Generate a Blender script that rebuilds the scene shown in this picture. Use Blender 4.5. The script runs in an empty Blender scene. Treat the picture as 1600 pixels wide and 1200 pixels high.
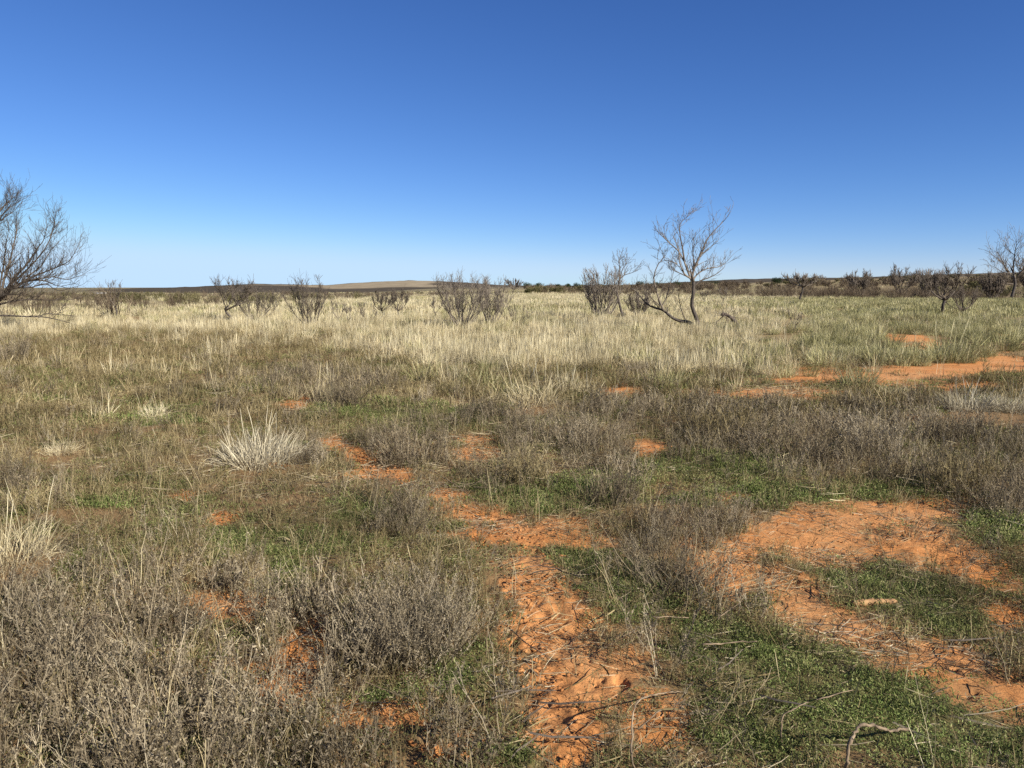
import bpy, math, random
import numpy as np
from mathutils import Vector

rng = np.random.default_rng(7)
random.seed(7)
sc = bpy.context.scene
COL = sc.collection

# ------------------------------------------------------------------ camera model
F, CAMZ = 1186.0, 1.65
TH = math.atan(152.0 / F)
CT, ST = math.cos(TH), math.sin(TH)
SUN_EL = math.radians(31)
SHADOW_AZ = math.radians(-50)          # shadows fall ahead and to the left


def G(px, py, z=0.0):
    """photo pixel -> point on the level z"""
    cx, cy = (px - 800) / F, (600 - py) / F
    d = (cx, CT + cy * ST, -ST + cy * CT)
    t = (z - CAMZ) / d[2]
    return np.array((d[0] * t, d[1] * t, z))


def PD(px, py, depth):
    """photo pixel -> point at a forward distance"""
    cx, cy = (px - 800) / F, (600 - py) / F
    return np.array((cx * depth, (CT + cy * ST) * depth, CAMZ + (-ST + cy * CT) * depth))


def project(x, y, z):
    vz = z - CAMZ
    dep = np.maximum(y * CT - vz * ST, 0.05)
    return 800 + F * x / dep, 600 - F * (y * ST + vz * CT) / dep


# ------------------------------------------------------------------ noise
def _h(ix, iy, s):
    n = (ix.astype(np.int64) * 374761393 + iy.astype(np.int64) * 668265263 + s * 974711) & 0xFFFFFFFF
    n = ((n ^ (n >> 13)) * 1274126177) & 0xFFFFFFFF
    return ((n ^ (n >> 16)) & 0xFFFFFF) / float(0xFFFFFF)


def vnoise(x, y, s=0):
    ix, iy = np.floor(x), np.floor(y)
    fx, fy = x - ix, y - iy
    fx, fy = fx * fx * (3 - 2 * fx), fy * fy * (3 - 2 * fy)
    a, b = _h(ix, iy, s), _h(ix + 1, iy, s)
    c, d = _h(ix, iy + 1, s), _h(ix + 1, iy + 1, s)
    return (a + (b - a) * fx) * (1 - fy) + (c + (d - c) * fx) * fy


def fbm(x, y, s=0, o=4):
    v, a, t = 0, 0.5, 0
    for i in range(o):
        v = v + a * vnoise(x * 2 ** i + 17.3 * i, y * 2 ** i - 9.1 * i, s + i)
        t += a
        a *= 0.5
    return v / t


def sstep(a, b, x):
    t = np.clip((x - a) / (b - a), 0, 1)
    return t * t * (3 - 2 * t)


# ------------------------------------------------------------------ what grows where (ground zones)
# centre x, centre y, radius x, radius y, turn in degrees: bare red soil
SOIL = [(478, 990, 44, 34, 20), (590, 1100, 80, 14, 0), (470, 632, 26, 12, 0), (520, 690, 22, 18, 0), (560, 712, 48, 13, 25), (618, 740, 44, 14, 20), (745, 708, 32, 15, 0), (745, 686, 40, 7, 0),
        (340, 812, 34, 13, -10), (290, 772, 24, 8, 0), (360, 945, 62, 20, 0), (450, 1050, 50, 40, 30), (545, 1112, 38, 20, 0), (640, 1125, 40, 16, 0), (575, 740, 40, 10, 0),
        (1010, 702, 28, 22, 20), (825, 832, 125, 34, 0), (750, 805, 64, 24, 0), (905, 842, 70, 18, 0),
        (840, 915, 60, 50, 60), (862, 985, 74, 64, 0), (900, 1070, 90, 66, 0), (890, 1150, 66, 60, 0), (1030, 1135, 60, 50, 0), (960, 1045, 70, 30, 0),
        (1170, 850, 80, 30, -15), (1270, 824, 150, 34, -8), (1400, 802, 110, 30, 0), (1450, 850, 130, 36, 12), (1290, 860, 130, 26, 0),
        (1540, 885, 90, 26, 18), (1140, 780, 30, 12, 0), (1130, 905, 60, 26, 0),
        (1235, 905, 65, 36, 25), (1290, 965, 80, 34, 22), (1390, 1010, 100, 34, 20), (1500, 1050, 110, 36, 22), (1600, 1100, 90, 40, 25), (1570, 960, 60, 26, 10),
        (1255, 592, 100, 17, 0), (1210, 614, 130, 10, 0), (970, 613, 44, 10, 0), (1490, 574, 150, 18, -4), (1390, 594, 90, 12, 0), (1600, 570, 70, 16, 0), (1425, 528, 44, 11, 0), (1510, 600, 60, 6, 0), (1450, 543, 34, 6, 0), (1560, 522, 26, 5, 0), (1570, 560, 60, 6, 0), (1430, 655, 16, 6, 0),
        (700, 1180, 50, 14, 0), (1140, 870, 60, 30, 0), (1080, 850, 40, 10, 0), (430, 725, 28, 5, 0), (700, 770, 40, 10, 0)]
# low green ground cover
GREEN = [(1400, 910, 120, 44, 14), (1490, 960, 90, 34, 20), (1270, 1060, 230, 76, 12), (1440, 1130, 260, 76, 10), (1190, 1120, 150, 80, 0), (1570, 1160, 110, 50, 0), (1130, 1010, 90, 50, 0),
         (1200, 775, 160, 22, 0), (1440, 762, 60, 18, 0), (1310, 772, 130, 15, 0), (890, 872, 76, 20, 0), (860, 775, 150, 26, 5), (1545, 825, 80, 26, 0), (1590, 900, 40, 24, 0), (960, 900, 80, 40, 20),
         (730, 1050, 60, 46, 0), (610, 1075, 50, 20, 0), (440, 900, 40, 26, 0), (400, 850, 70, 24, 0), (1000, 940, 50, 40, 0), (930, 760, 110, 24, 0), (1100, 730, 130, 20, 0),
         (820, 1190, 40, 26, 0), (1440, 596, 60, 6, 0), (1180, 600, 45, 10, 0), (560, 800, 60, 24, 0), (250, 650, 70, 16, 0), (600, 640, 120, 14, 0), (490, 850, 90, 24, 0), (170, 780, 60, 14, 0)]
# tangles of grey dead shrubs
DARK = [(640, 700, 110, 36, 5), (800, 735, 90, 30, 0), (880, 690, 130, 50, 0), (1080, 830, 130, 80, -20), (1150, 660, 150, 42, 0), (1280, 690, 190, 56, 0), (1480, 700, 150, 66, 0), (1560, 770, 100, 54, 0),
        (40, 770, 80, 40, 0), (230, 960, 240, 80, 8), (200, 1100, 360, 120, 0), (480, 1150, 160, 70, 0), (720, 1160, 80, 60, 0), (640, 800, 70, 50, 0), (960, 740, 100, 40, 0), (1000, 646, 150, 20, 0), (760, 650, 160, 24, 0),
        (1130, 950, 90, 26, 0), (1060, 1000, 60, 40, 0), (470, 700, 50, 24, 0), (500, 600, 130, 22, 0), (1440, 655, 200, 14, 0)]
MX = [-600, 0, 200, 400, 500, 620, 700, 900, 1000, 1100, 1200, 1300, 1600, 2200]
MY = [520, 523, 522, 538, 545, 562, 580, 588, 580, 590, 582, 575, 570, 570]


def field(L, px, py, nz):
    v = np.full(px.shape, -9.0)
    for cx, cy, rx, ry, a in L:
        a = math.radians(a)
        dx, dy = px - cx, py - cy
        u, w = dx * math.cos(a) + dy * math.sin(a), -dx * math.sin(a) + dy * math.cos(a)
        v = np.maximum(v, 1 - np.sqrt((u / rx) ** 2 + (w / ry) ** 2))
    return v + nz


def zones(x, y, zoff):
    px, py = project(x, y, np.full(x.shape, zoff))
    r, az = np.hypot(x, y), np.arctan2(x, y)
    lx, ly = az * 14, np.log(r) * 14
    n1 = (fbm(lx, ly, 3) - 0.5)
    n2 = (fbm(lx * 3, ly * 3, 11) - 0.5)
    n3 = (fbm(lx * 9, ly * 9, 15, 3) - 0.5)
    nz = n1 * 0.9 + n2 * 0.9 + n3 * 0.9
    inside = (np.abs(px - 800) < 1050) & (py < 1330)
    S = sstep(-0.08, 0.22, field(SOIL, px, py, nz))
    S = np.where(inside, S, sstep(0.6, 0.75, fbm(x * 0.9, y * 0.9, 5)))
    Gr = sstep(-0.1, 0.3, field(GREEN, px, py, nz * 0.9))
    Gr = np.where(inside, Gr, sstep(0.55, 0.75, fbm(x * 1.1, y * 1.1, 25)))
    D = sstep(-0.15, 0.3, field(DARK, px, py, nz * 0.9))
    mb = np.interp(px, MX, MY)
    M = sstep(14, -14, py - mb + 12 + n1 * 60 + n2 * 30)
    return px, py, S, Gr, D, M, n1, n2


def terrain(x, y):
    r, az = np.hypot(x, y), np.arctan2(x, y)
    z = (fbm(x * 0.12, y * 0.12, 41, 3) - 0.5) * 0.35 * sstep(2, 30, r)
    z = z + (fbm(x * 0.7, y * 0.7, 43, 3) - 0.5) * 0.10
    rise = 7.8 * sstep(0.05, 0.6, az) * sstep(1.9, 1.2, np.abs(az)) + 1.0 * sstep(-0.1, 0.2, az)
    z = z + rise * sstep(110, 620, r) - 7.5 * sstep(-.05, -.22, az) * sstep(160, 700, r)
    return z


def tz(x, y):
    return float(terrain(np.array([x]), np.array([y]))[0])


# ------------------------------------------------------------------ object helpers
def tag(o, label=None, cat=None, group=None, kind=None):
    if label: o['label'] = label
    if cat: o['category'] = cat
    if group: o['group'] = group
    if kind: o['kind'] = kind
    return o


def link(name, me, parent=None, loc=None):
    o = bpy.data.objects.new(name, me)
    COL.objects.link(o)
    if loc is not None: o.location = loc
    if parent: o.parent = parent
    return o


def fast_mesh(name, V, Q=None, T=None, mat=None, smooth=False, tone=None):
    me = bpy.data.meshes.new(name)
    V = np.asarray(V, dtype=np.float32)
    Q = np.zeros((0, 4), int) if Q is None or len(Q) == 0 else np.asarray(Q)
    T = np.zeros((0, 3), int) if T is None or len(T) == 0 else np.asarray(T)
    me.vertices.add(len(V))
    me.vertices.foreach_set('co', V.ravel())
    li = np.concatenate([Q.ravel(), T.ravel()]).astype(np.int32)
    me.loops.add(len(li))
    me.loops.foreach_set('vertex_index', li)
    n = len(Q) + len(T)
    me.polygons.add(n)
    tot = np.concatenate([np.full(len(Q), 4), np.full(len(T), 3)]).astype(np.int32)
    st = np.concatenate([[0], np.cumsum(tot)[:-1]]).astype(np.int32) if n else np.zeros(0, np.int32)
    me.polygons.foreach_set('loop_start', st)
    me.polygons.foreach_set('loop_total', tot)
    if smooth: me.polygons.foreach_set('use_smooth', np.ones(n, dtype=bool))
    if mat: me.materials.append(mat)
    me.update(calc_edges=True)
    me.validate()
    if tone is not None:
        at = me.attributes.new('tone', 'FLOAT', 'POINT')
        at.data.foreach_set('value', np.asarray(tone, dtype=np.float32))
    return me


def unit(v):
    return v / np.maximum(np.linalg.norm(v, axis=-1, keepdims=True), 1e-9)


class Ribbons:
    """many thin blades, grouped by point count and meshed together"""

    def __init__(self):
        self.g = {}

    def add(self, pts, w, tone, side=None):
        pts = np.asarray(pts, float)
        if side is None:
            a = random.uniform(0, 6.283)
            side = (math.cos(a), math.sin(a), random.uniform(-.3, .3))
        self.g.setdefault(len(pts), []).append((pts, np.asarray(w, float), tone, side))

    def mesh(self, name, mat):
        VV, QQ, TT, off = [], [], [], 0
        for n, L in self.g.items():
            P = np.array([l[0] for l in L]); W = np.array([l[1] for l in L]); S = np.array([l[3] for l in L])
            t = unit(np.gradient(P, axis=1))
            s = S[:, None, :] - t * (t * S[:, None, :]).sum(-1, keepdims=True)
            s = unit(s)
            A, B = P - s * W[..., None] / 2, P + s * W[..., None] / 2
            V = np.stack([A, B], 2).reshape(len(L), n * 2, 3)
            q = np.array([[2 * i, 2 * i + 1, 2 * i + 3, 2 * i + 2] for i in range(n - 1)])
            Q = (q[None] + (np.arange(len(L)) * 2 * n)[:, None, None]).reshape(-1, 4) + off
            VV.append(V.reshape(-1, 3)); QQ.append(Q)
            TT.append(np.repeat([l[2] for l in L], 2 * n))
            off += len(L) * 2 * n
        return fast_mesh(name, np.concatenate(VV), np.concatenate(QQ), None, mat, False, np.concatenate(TT))


class Tubes:
    def __init__(self):
        self.g = {}

    def add(self, pts, rad, sides=4, tone=0.5):
        self.g.setdefault((len(pts), sides), []).append((np.asarray(pts, float), np.asarray(rad, float), tone))

    def mesh(self, name, mat):
        VV, QQ, CC, TT, off = [], [], [], [], 0
        for (n, k), L in self.g.items():
            P = np.array([l[0] for l in L]); R = np.array([l[1] for l in L])
            t = unit(np.gradient(P, axis=1))
            ref = np.where((np.abs(t[:, :1, 2:3]) < 0.8), np.array([0, 0, 1.0]), np.array([1.0, 0, 0]))
            u = unit(np.cross(t, np.broadcast_to(ref, t.shape)))
            v = np.cross(t, u)
            a = np.arange(k) * 2 * math.pi / k
            V = P[:, :, None, :] + R[:, :, None, None] * (np.cos(a)[None, None, :, None] * u[:, :, None, :] + np.sin(a)[None, None, :, None] * v[:, :, None, :])
            V = V.reshape(len(L), n * k, 3)
            q = np.array([[i * k + j, i * k + (j + 1) % k, (i + 1) * k + (j + 1) % k, (i + 1) * k + j] for i in range(n - 1) for j in range(k)])
            base = (np.arange(len(L)) * n * k)[:, None, None]
            QQ.append((q[None] + base).reshape(-1, 4) + off)
            for cap in (list(range(k))[::-1], [(n - 1) * k + j for j in range(k)]):
                c = np.array([[cap[0], cap[i], cap[i + 1]] for i in range(1, k - 1)])
                CC.append((c[None] + base).reshape(-1, 3) + off)
            VV.append(V.reshape(-1, 3)); TT.append(np.repeat([l[2] for l in L], n * k))
            off += len(L) * n * k
        return fast_mesh(name, np.concatenate(VV), np.concatenate(QQ), np.concatenate(CC), mat, True, np.concatenate(TT))


# ------------------------------------------------------------------ materials
def veg_mat(name, cols, transl=0.2, var=0.35, rough=0.9, patch=None):
    """dry plant: colours run over the blades ('tone'), each plant a little lighter or darker"""
    m = bpy.data.materials.new(name); m.use_nodes = True
    nt = m.node_tree; nt.nodes.clear()
    N = nt.nodes.new; L = nt.links.new
    out = N('ShaderNodeOutputMaterial')
    at = N('ShaderNodeAttribute'); at.attribute_name = 'tone'
    oi = N('ShaderNodeObjectInfo')
    ad = N('ShaderNodeMath'); ad.operation = 'MULTIPLY_ADD'; ad.inputs[1].default_value = 0.45; L(oi.outputs['Random'], ad.inputs[0])
    mu = N('ShaderNodeMath'); mu.operation = 'MULTIPLY'; mu.inputs[1].default_value = 0.6; L(at.outputs['Fac'], mu.inputs[0])
    L(mu.outputs[0], ad.inputs[2])
    cr = N('ShaderNodeValToRGB'); L(ad.outputs[0], cr.inputs[0])
    el = cr.color_ramp.elements
    while len(el) < len(cols): el.new(0.5)
    for i, c in enumerate(cols):
        el[i].position = i / max(1, len(cols) - 1); el[i].color = (*c, 1)
    geo = N('ShaderNodeNewGeometry')
    nz = N('ShaderNodeTexNoise'); nz.inputs['Scale'].default_value = 0.9; nz.inputs['Detail'].default_value = 3; L(geo.outputs['Position'], nz.inputs['Vector'])
    mr = N('ShaderNodeMapRange'); mr.inputs[1].default_value = .3; mr.inputs[2].default_value = .7; mr.inputs[3].default_value = 1 - var; mr.inputs[4].default_value = 1 + var
    L(nz.outputs['Fac'], mr.inputs[0])
    mx = N('ShaderNodeVectorMath'); mx.operation = 'SCALE'; L(cr.outputs[0], mx.inputs[0]); L(mr.outputs[0], mx.inputs['Scale'])
    df = N('ShaderNodeBsdfDiffuse'); L(mx.outputs[0], df.inputs['Color'])
    tr = N('ShaderNodeBsdfTranslucent'); L(mx.outputs[0], tr.inputs['Color'])
    ms = N('ShaderNodeMixShader'); ms.inputs[0].default_value = transl
    L(df.outputs[0], ms.inputs[1]); L(tr.outputs[0], ms.inputs[2]); L(ms.outputs[0], out.inputs['Surface'])
    return m


def bark_mat(name, c0, c1):
    m = bpy.data.materials.new(name); m.use_nodes = True
    nt = m.node_tree; N = nt.nodes.new; L = nt.links.new
    b = nt.nodes['Principled BSDF']; b.inputs['Roughness'].default_value = .85
    tc = N('ShaderNodeTexCoord')
    mp = N('ShaderNodeMapping'); mp.inputs['Scale'].default_value = (14, 14, 3); L(tc.outputs['Object'], mp.inputs[0])
    nz = N('ShaderNodeTexNoise'); nz.inputs['Scale'].default_value = 1.6; nz.inputs['Detail'].default_value = 6; L(mp.outputs[0], nz.inputs['Vector'])
    cr = N('ShaderNodeValToRGB'); cr.color_ramp.elements[0].color = (*c0, 1); cr.color_ramp.elements[1].color = (*c1, 1)
    cr.color_ramp.elements[0].position = .35; cr.color_ramp.elements[1].position = .68
    L(nz.outputs['Fac'], cr.inputs[0]); L(cr.outputs[0], b.inputs['Base Color'])
    bp = N('ShaderNodeBump'); bp.inputs['Strength'].default_value = .5; bp.inputs['Distance'].default_value = .01
    L(nz.outputs['Fac'], bp.inputs['Height']); L(bp.outputs[0], b.inputs['Normal'])
    return m


M_GREYWEED = veg_mat('grey_dead_weed', [(.048, .037, .022), (.155, .122, .078), (.28, .23, .15), (.48, .41, .285)])
M_BROWNWEED = veg_mat('brown_dead_weed', [(.045, .034, .016), (.150, .116, .054), (.27, .215, .108), (.46, .385, .22)])
M_STRAW = veg_mat('straw', [(.24, .18, .09), (.38, .30, .16), (.50, .42, .25), (.60, .54, .38)])
M_PALE = veg_mat('bleached_grass', [(.20, .16, .085), (.39, .325, .19), (.55, .475, .295), (.70, .63, .43)], .25)
M_TUSS = veg_mat('white_bunch_grass', [(.17, .145, .10), (.40, .35, .235), (.58, .52, .37), (.74, .69, .53)], .25)
M_OLIVE = veg_mat('olive_grass', [(.065, .065, .026), (.20, .19, .082), (.43, .395, .20), (.66, .60, .37)], .25)
M_GREEN = veg_mat('green_cover', [(.042, .070, .018), (.105, .145, .040), (.19, .235, .075), (.38, .39, .17)], .2)
M_OLIVECOVER = veg_mat('olive_cover', [(.050, .060, .020), (.105, .115, .040), (.175, .18, .068), (.28, .27, .125)], .2)
M_BRUSH = veg_mat('far_brush', [(.040, .030, .022), (.085, .064, .044), (.15, .115, .078), (.26, .21, .14)], .1, .25)
M_BRUSHOLIVE = veg_mat('far_olive_brush', [(.032, .034, .016), (.075, .070, .032), (.14, .125, .058), (.24, .21, .11)], .1, .25)
M_EVER = veg_mat('evergreen', [(.012, .022, .010), (.022, .036, .016), (.038, .055, .024), (.06, .075, .035)], .1)
M_TWIG = veg_mat('mesquite_twig', [(.045, .036, .029), (.095, .078, .062), (.15, .125, .10), (.23, .195, .155)], .0, .15)
M_BARK = bark_mat('mesquite_bark', (.022, .017, .014), (.10, .078, .060))
M_BARKPALE = bark_mat('weathered_bark', (.07, .055, .042), (.22, .18, .14))
M_STICK = bark_mat('dry_stick', (.10, .07, .042), (.32, .235, .14))
M_DARKSTICK = bark_mat('dark_stick', (.035, .026, .02), (.12, .085, .06))
M_LOG = bark_mat('peeled_wood', (.20, .105, .042), (.40, .235, .10))

# ------------------------------------------------------------------ prototypes of small plants (used by the undergrowth)


def curve_pts(p, d, L, n, up, wig):
    pts = [np.array(p, float)]
    d = np.array(d, float)
    for i in range(n - 1):
        d = d + np.array([random.gauss(0, wig), random.gauss(0, wig), up + random.gauss(0, wig * .5)])
        d /= np.linalg.norm(d)
        pts.append(pts[-1] + d * (L / (n - 1)))
    return pts


def rdir(tilt):
    a = random.uniform(0, 6.2832)
    s = math.sin(tilt)
    return np.array([math.cos(a) * s, math.sin(a) * s, math.cos(tilt)])


def weed(nst, hmin, hmax, rad, tilt, ntw, wm=1.0, leaf=1.0, name='weed', mat=None, nl=3):
    R = Ribbons()
    for _ in range(nst):
        a, q = random.uniform(0, 6.283), rad * math.sqrt(random.random())
        h = random.uniform(hmin, hmax)
        d = rdir(abs(random.gauss(0, tilt)))
        tn = random.random()
        pts = curve_pts((math.cos(a) * q, math.sin(a) * q, -.01), d, h, 5, .05, .13)
        R.add(pts, np.array([.0032, .003, .0026, .002, .0012]) * wm, tn)
        for _ in range(ntw):
            t = random.uniform(.3, .98) * 4
            i = min(int(t), 3); p = pts[i] + (pts[i + 1] - pts[i]) * (t - i)
            dd = unit(pts[i + 1] - pts[i]) + rdir(random.uniform(.6, 1.4)) * 1.0
            dd /= np.linalg.norm(dd)
            tl = random.uniform(.03, .09) * (h / .3)
            tp = curve_pts(p, dd, tl, 3, .12, .2)
            R.add(tp, np.array([.002, .0016, .001]) * wm, min(1, max(0, tn + random.uniform(-.25, .25))))
            for _ in range(nl):
                f = random.uniform(.2, 1.0) * 2
                i2 = min(int(f), 1); lp = tp[i2] + (tp[i2 + 1] - tp[i2]) * (f - i2)
                ld = rdir(random.uniform(.2, 2.2)) * random.uniform(.006, .014) * leaf
                w = random.uniform(.003, .006) * leaf
                R.add([lp, lp + ld * .5, lp + ld], [w * .4, w, w * .3], random.random() * .7)
    return R.mesh(name, mat)


def tuft(n, hmin, hmax, rad, tilt, w, droop, name, mat, upright=0):
    R = Ribbons()
    for _ in range(n):
        a, q = random.uniform(0, 6.283), rad * math.sqrt(random.random())
        h = random.uniform(hmin, hmax)
        tl = abs(random.gauss(0, tilt)) + .04
        aa = a + random.gauss(0, .7)
        d = np.array([math.cos(aa) * math.sin(tl), math.sin(aa) * math.sin(tl), math.cos(tl)])
        pts = curve_pts((math.cos(a) * q, math.sin(a) * q, -.02), d, h, 5, -droop * random.random(), .07)
        ww = w * random.uniform(.6, 1.3)
        R.add(pts, [ww, ww, ww * .85, ww * .6, ww * .2], random.random())
    for _ in range(upright):
        a, q = random.uniform(0, 6.283), rad * .8 * math.sqrt(random.random())
        h = hmax * random.uniform(1.0, 1.5)
        pts = curve_pts((math.cos(a) * q, math.sin(a) * q, 0), rdir(abs(random.gauss(0, .16))), h, 5, 0, .04)
        R.add(pts, np.array([.8, .7, .6, 1.1, .4]) * w, .6 + .4 * random.random())
    return R.mesh(name, mat)


def cover(n, rad, hgt, size, name, mat):
    R = Ribbons()
    for _ in range(n):
        a, q = random.uniform(0, 6.283), rad * math.sqrt(random.random())
        p = np.array([math.cos(a) * q, math.sin(a) * q, random.uniform(0, hgt) * (1 - .5 * q / rad)])
        ld = rdir(random.uniform(.25, 1.45)) * size * random.uniform(.6, 1.4)
        w = size * random.uniform(.2, .42)
        R.add([p, p + ld * .5, p + ld + np.array([0, 0, -.1 * size])], [w * .5, w, w * .25], random.random())
    return R.mesh(name, mat)


def litter(n, rad, lmin, lmax, w, name, mat):
    R = Ribbons()
    for _ in range(n):
        p = np.array([random.uniform(-rad, rad), random.uniform(-rad, rad), random.uniform(.002, .03)])
        a = random.uniform(0, 6.283)
        d = np.array([math.cos(a), math.sin(a), random.gauss(0, .13)])
        pts = curve_pts(p, d, random.uniform(lmin, lmax), 4, 0, .12)
        ww = w * random.uniform(.5, 1.4)
        R.add(pts, [ww, ww, ww * .9, ww * .5], random.random(), (random.gauss(0, .4), random.gauss(0, .4), random.gauss(0, 1)))
    return R.mesh(name, mat)


def brush(h, rad, n, w, name, mat, leafy=0):
    R = Ribbons()
    for _ in range(n):
        a, q = random.uniform(0, 6.283), rad * .35 * math.sqrt(random.random())
        b = np.array([math.cos(a) * q, math.sin(a) * q, 0])
        tl = abs(random.gauss(0, .55))
        d = np.array([math.cos(a) * math.sin(tl), math.sin(a) * math.sin(tl), math.cos(tl)])
        pts = curve_pts(b, d, h * random.uniform(.5, 1.05), 4, .05, .16)
        tn = random.random()
        R.add(pts, np.array([1.3, 1.1, .8, .4]) * w, tn)
        for _ in range(7):
            t = random.uniform(.25, 1) * 3; i = min(int(t), 2); p = pts[i] + (pts[i + 1] - pts[i]) * (t - i)
            dd = unit(pts[i + 1] - pts[i] + rdir(random.uniform(.5, 1.5)) * (h / 3))
            R.add(curve_pts(p, dd, h * random.uniform(.15, .4), 3, .08, .2), np.array([.7, .6, .3]) * w, min(1, max(0, tn + random.uniform(-.3, .3))))
            for _ in range(leafy):
                lp = p + dd * h * random.uniform(.05, .35); ld = rdir(random.uniform(0, 2.5)) * w * 3
                R.add([lp, lp + ld * .5, lp + ld], [w, w * 2, w], random.random())
    return R.mesh(name, mat)


def clod(name, mat):
    """a few broken crumbs of soil"""
    V, T = [], []
    t = (1 + 5 ** .5) / 2
    ico = unit(np.array([(-1, t, 0), (1, t, 0), (-1, -t, 0), (1, -t, 0), (0, -1, t), (0, 1, t), (0, -1, -t), (0, 1, -t), (t, 0, -1), (t, 0, 1), (-t, 0, -1), (-t, 0, 1)]))
    fa = [(0, 11, 5), (0, 5, 1), (0, 1, 7), (0, 7, 10), (0, 10, 11), (1, 5, 9), (5, 11, 4), (11, 10, 2), (10, 7, 6), (7, 1, 8), (3, 9, 4), (3, 4, 2), (3, 2, 6), (3, 6, 8), (3, 8, 9), (4, 9, 5), (2, 4, 11), (6, 2, 10), (8, 6, 7), (9, 8, 1)]
    for _ in range(16):
        s = .0018 + .0095 * random.random() ** 3.5
        p = np.array([random.uniform(-.09, .09), random.uniform(-.09, .09), s * .3])
        b = len(V)
        for v in ico: V.append(p + v * s * np.array([1.35, .95, .5]) * random.uniform(.4, 1.4))
        T += [(a + b, c + b, d + b) for a, c, d in fa]
    return fast_mesh(name, V, None, T, mat, False, np.full(len(V), .5))


# ------------------------------------------------------------------ scatter
HALF = 0.66


def cand(r0, r1, dens):
    """random ground points of the sector seen from here and a few steps beside"""
    n = int(dens * (HALF + min(2.4 / r1, .45)) * (r1 * r1 - r0 * r0))
    r = np.sqrt(rng.uniform(r0 * r0, r1 * r1, n))
    mg = min(2.4 / r1, .45)
    az = rng.uniform(-HALF - mg, HALF + mg, n)
    return r * np.sin(az), r * np.cos(az)


def scatter(name, label, cat, meshes, layers):
    """layers: (x, y, scale, first proto, proto count, tilt)"""
    X, Y, Z, S, I, RT = [], [], [], [], [], []
    for (x, y, s, p0, pn, tilt) in layers:
        n = len(x)
        X.append(x); Y.append(y); Z.append(terrain(x, y)); S.append(s)
        I.append(p0 + rng.integers(0, pn, n))
        RT.append(np.stack([rng.normal(0, tilt, n), rng.normal(0, tilt, n), rng.uniform(0, 6.283, n)], 1))
    V = np.stack([np.concatenate(X), np.concatenate(Y), np.concatenate(Z)], 1)
    S = np.concatenate(S); I = np.concatenate(I); RT = np.concatenate(RT)
    me = bpy.data.meshes.new(name)
    me.vertices.add(len(V)); me.vertices.foreach_set('co', V.astype(np.float32).ravel())
    a = me.attributes.new('size', 'FLOAT', 'POINT'); a.data.foreach_set('value', S.astype(np.float32))
    a = me.attributes.new('turn', 'FLOAT_VECTOR', 'POINT'); a.data.foreach_set('vector', RT.astype(np.float32).ravel())
    a = me.attributes.new('which', 'INT', 'POINT'); a.data.foreach_set('value', I.astype(np.int32))
    o = link(name, me)
    tag(o, label, cat, None, 'stuff')
    ng = bpy.data.node_groups.new(name + '_nodes', 'GeometryNodeTree')
    ng.interface.new_socket('Geometry', in_out='INPUT', socket_type='NodeSocketGeometry')
    ng.interface.new_socket('Geometry', in_out='OUTPUT', socket_type='NodeSocketGeometry')
    N = ng.nodes.new; L = ng.links.new
    gi, go = N('NodeGroupInput'), N('NodeGroupOutput')
    iop = N('GeometryNodeInstanceOnPoints')
    g2i = N('GeometryNodeGeometryToInstance')
    for m in reversed(meshes):
        po = bpy.data.objects.new(m.name + '_source', m)
        oi = N('GeometryNodeObjectInfo'); oi.inputs['Object'].default_value = po
        L(oi.outputs['Geometry'], g2i.inputs[0])

    def attr(nm, tp, outi):
        k = N('GeometryNodeInputNamedAttribute'); k.data_type = tp; k.inputs['Name'].default_value = nm
        return [s for s in k.outputs if s.enabled and s.name == 'Attribute'][0]
    L(gi.outputs[0], iop.inputs['Points']); L(g2i.outputs[0], iop.inputs['Instance'])
    iop.inputs['Pick Instance'].default_value = True
    L(attr('which', 'INT', 0), iop.inputs['Instance Index'])
    e2r = N('FunctionNodeEulerToRotation'); L(attr('turn', 'FLOAT_VECTOR', 0), e2r.inputs[0]); L(e2r.outputs[0], iop.inputs['Rotation'])
    L(attr('size', 'FLOAT', 0), iop.inputs['Scale'])
    L(iop.outputs[0], go.inputs[0])
    md = o.modifiers.new('grow', 'NODES'); md.node_group = ng
    print(name, len(V))
    return o


def pick(x, y, p):
    k = rng.random(len(x)) < p
    return x[k], y[k]


def rs(n, a, b):
    return rng.uniform(a, b, n)


# dead weeds: brown and grey -------------------------------------------------
W_BROWN = [weed(7, .12, .30, .05, .30, 5, 1.0, 1.0, 'brown_weed', M_BROWNWEED) for _ in range(5)]
W_BROWN_FAR = [weed(10, .14, .34, .13, .30, 4, 2.2, 1.9, 'brown_weed_far', M_BROWNWEED, 2) for _ in range(4)]
W_GREY = [weed(7, .14, .34, .05, .28, 7, 1.0, 1.15, 'grey_weed', M_GREYWEED) for _ in range(6)]
W_GREY_FAR = [weed(11, .14, .36, .13, .42, 6, 2.0, 1.9, 'grey_weed_far', M_GREYWEED, 2) for _ in range(4)]
STALK = [weed(4, .28, .48, .06, .26, 1, 1.25, .8, 'straw_stalk', M_STRAW, 1) for _ in range(4)]
STALK_FAR = [weed(6, .26, .48, .16, .22, 1, 2.6, 1, 'straw_stalk_far', M_STRAW, 0) for _ in range(3)]


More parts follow.
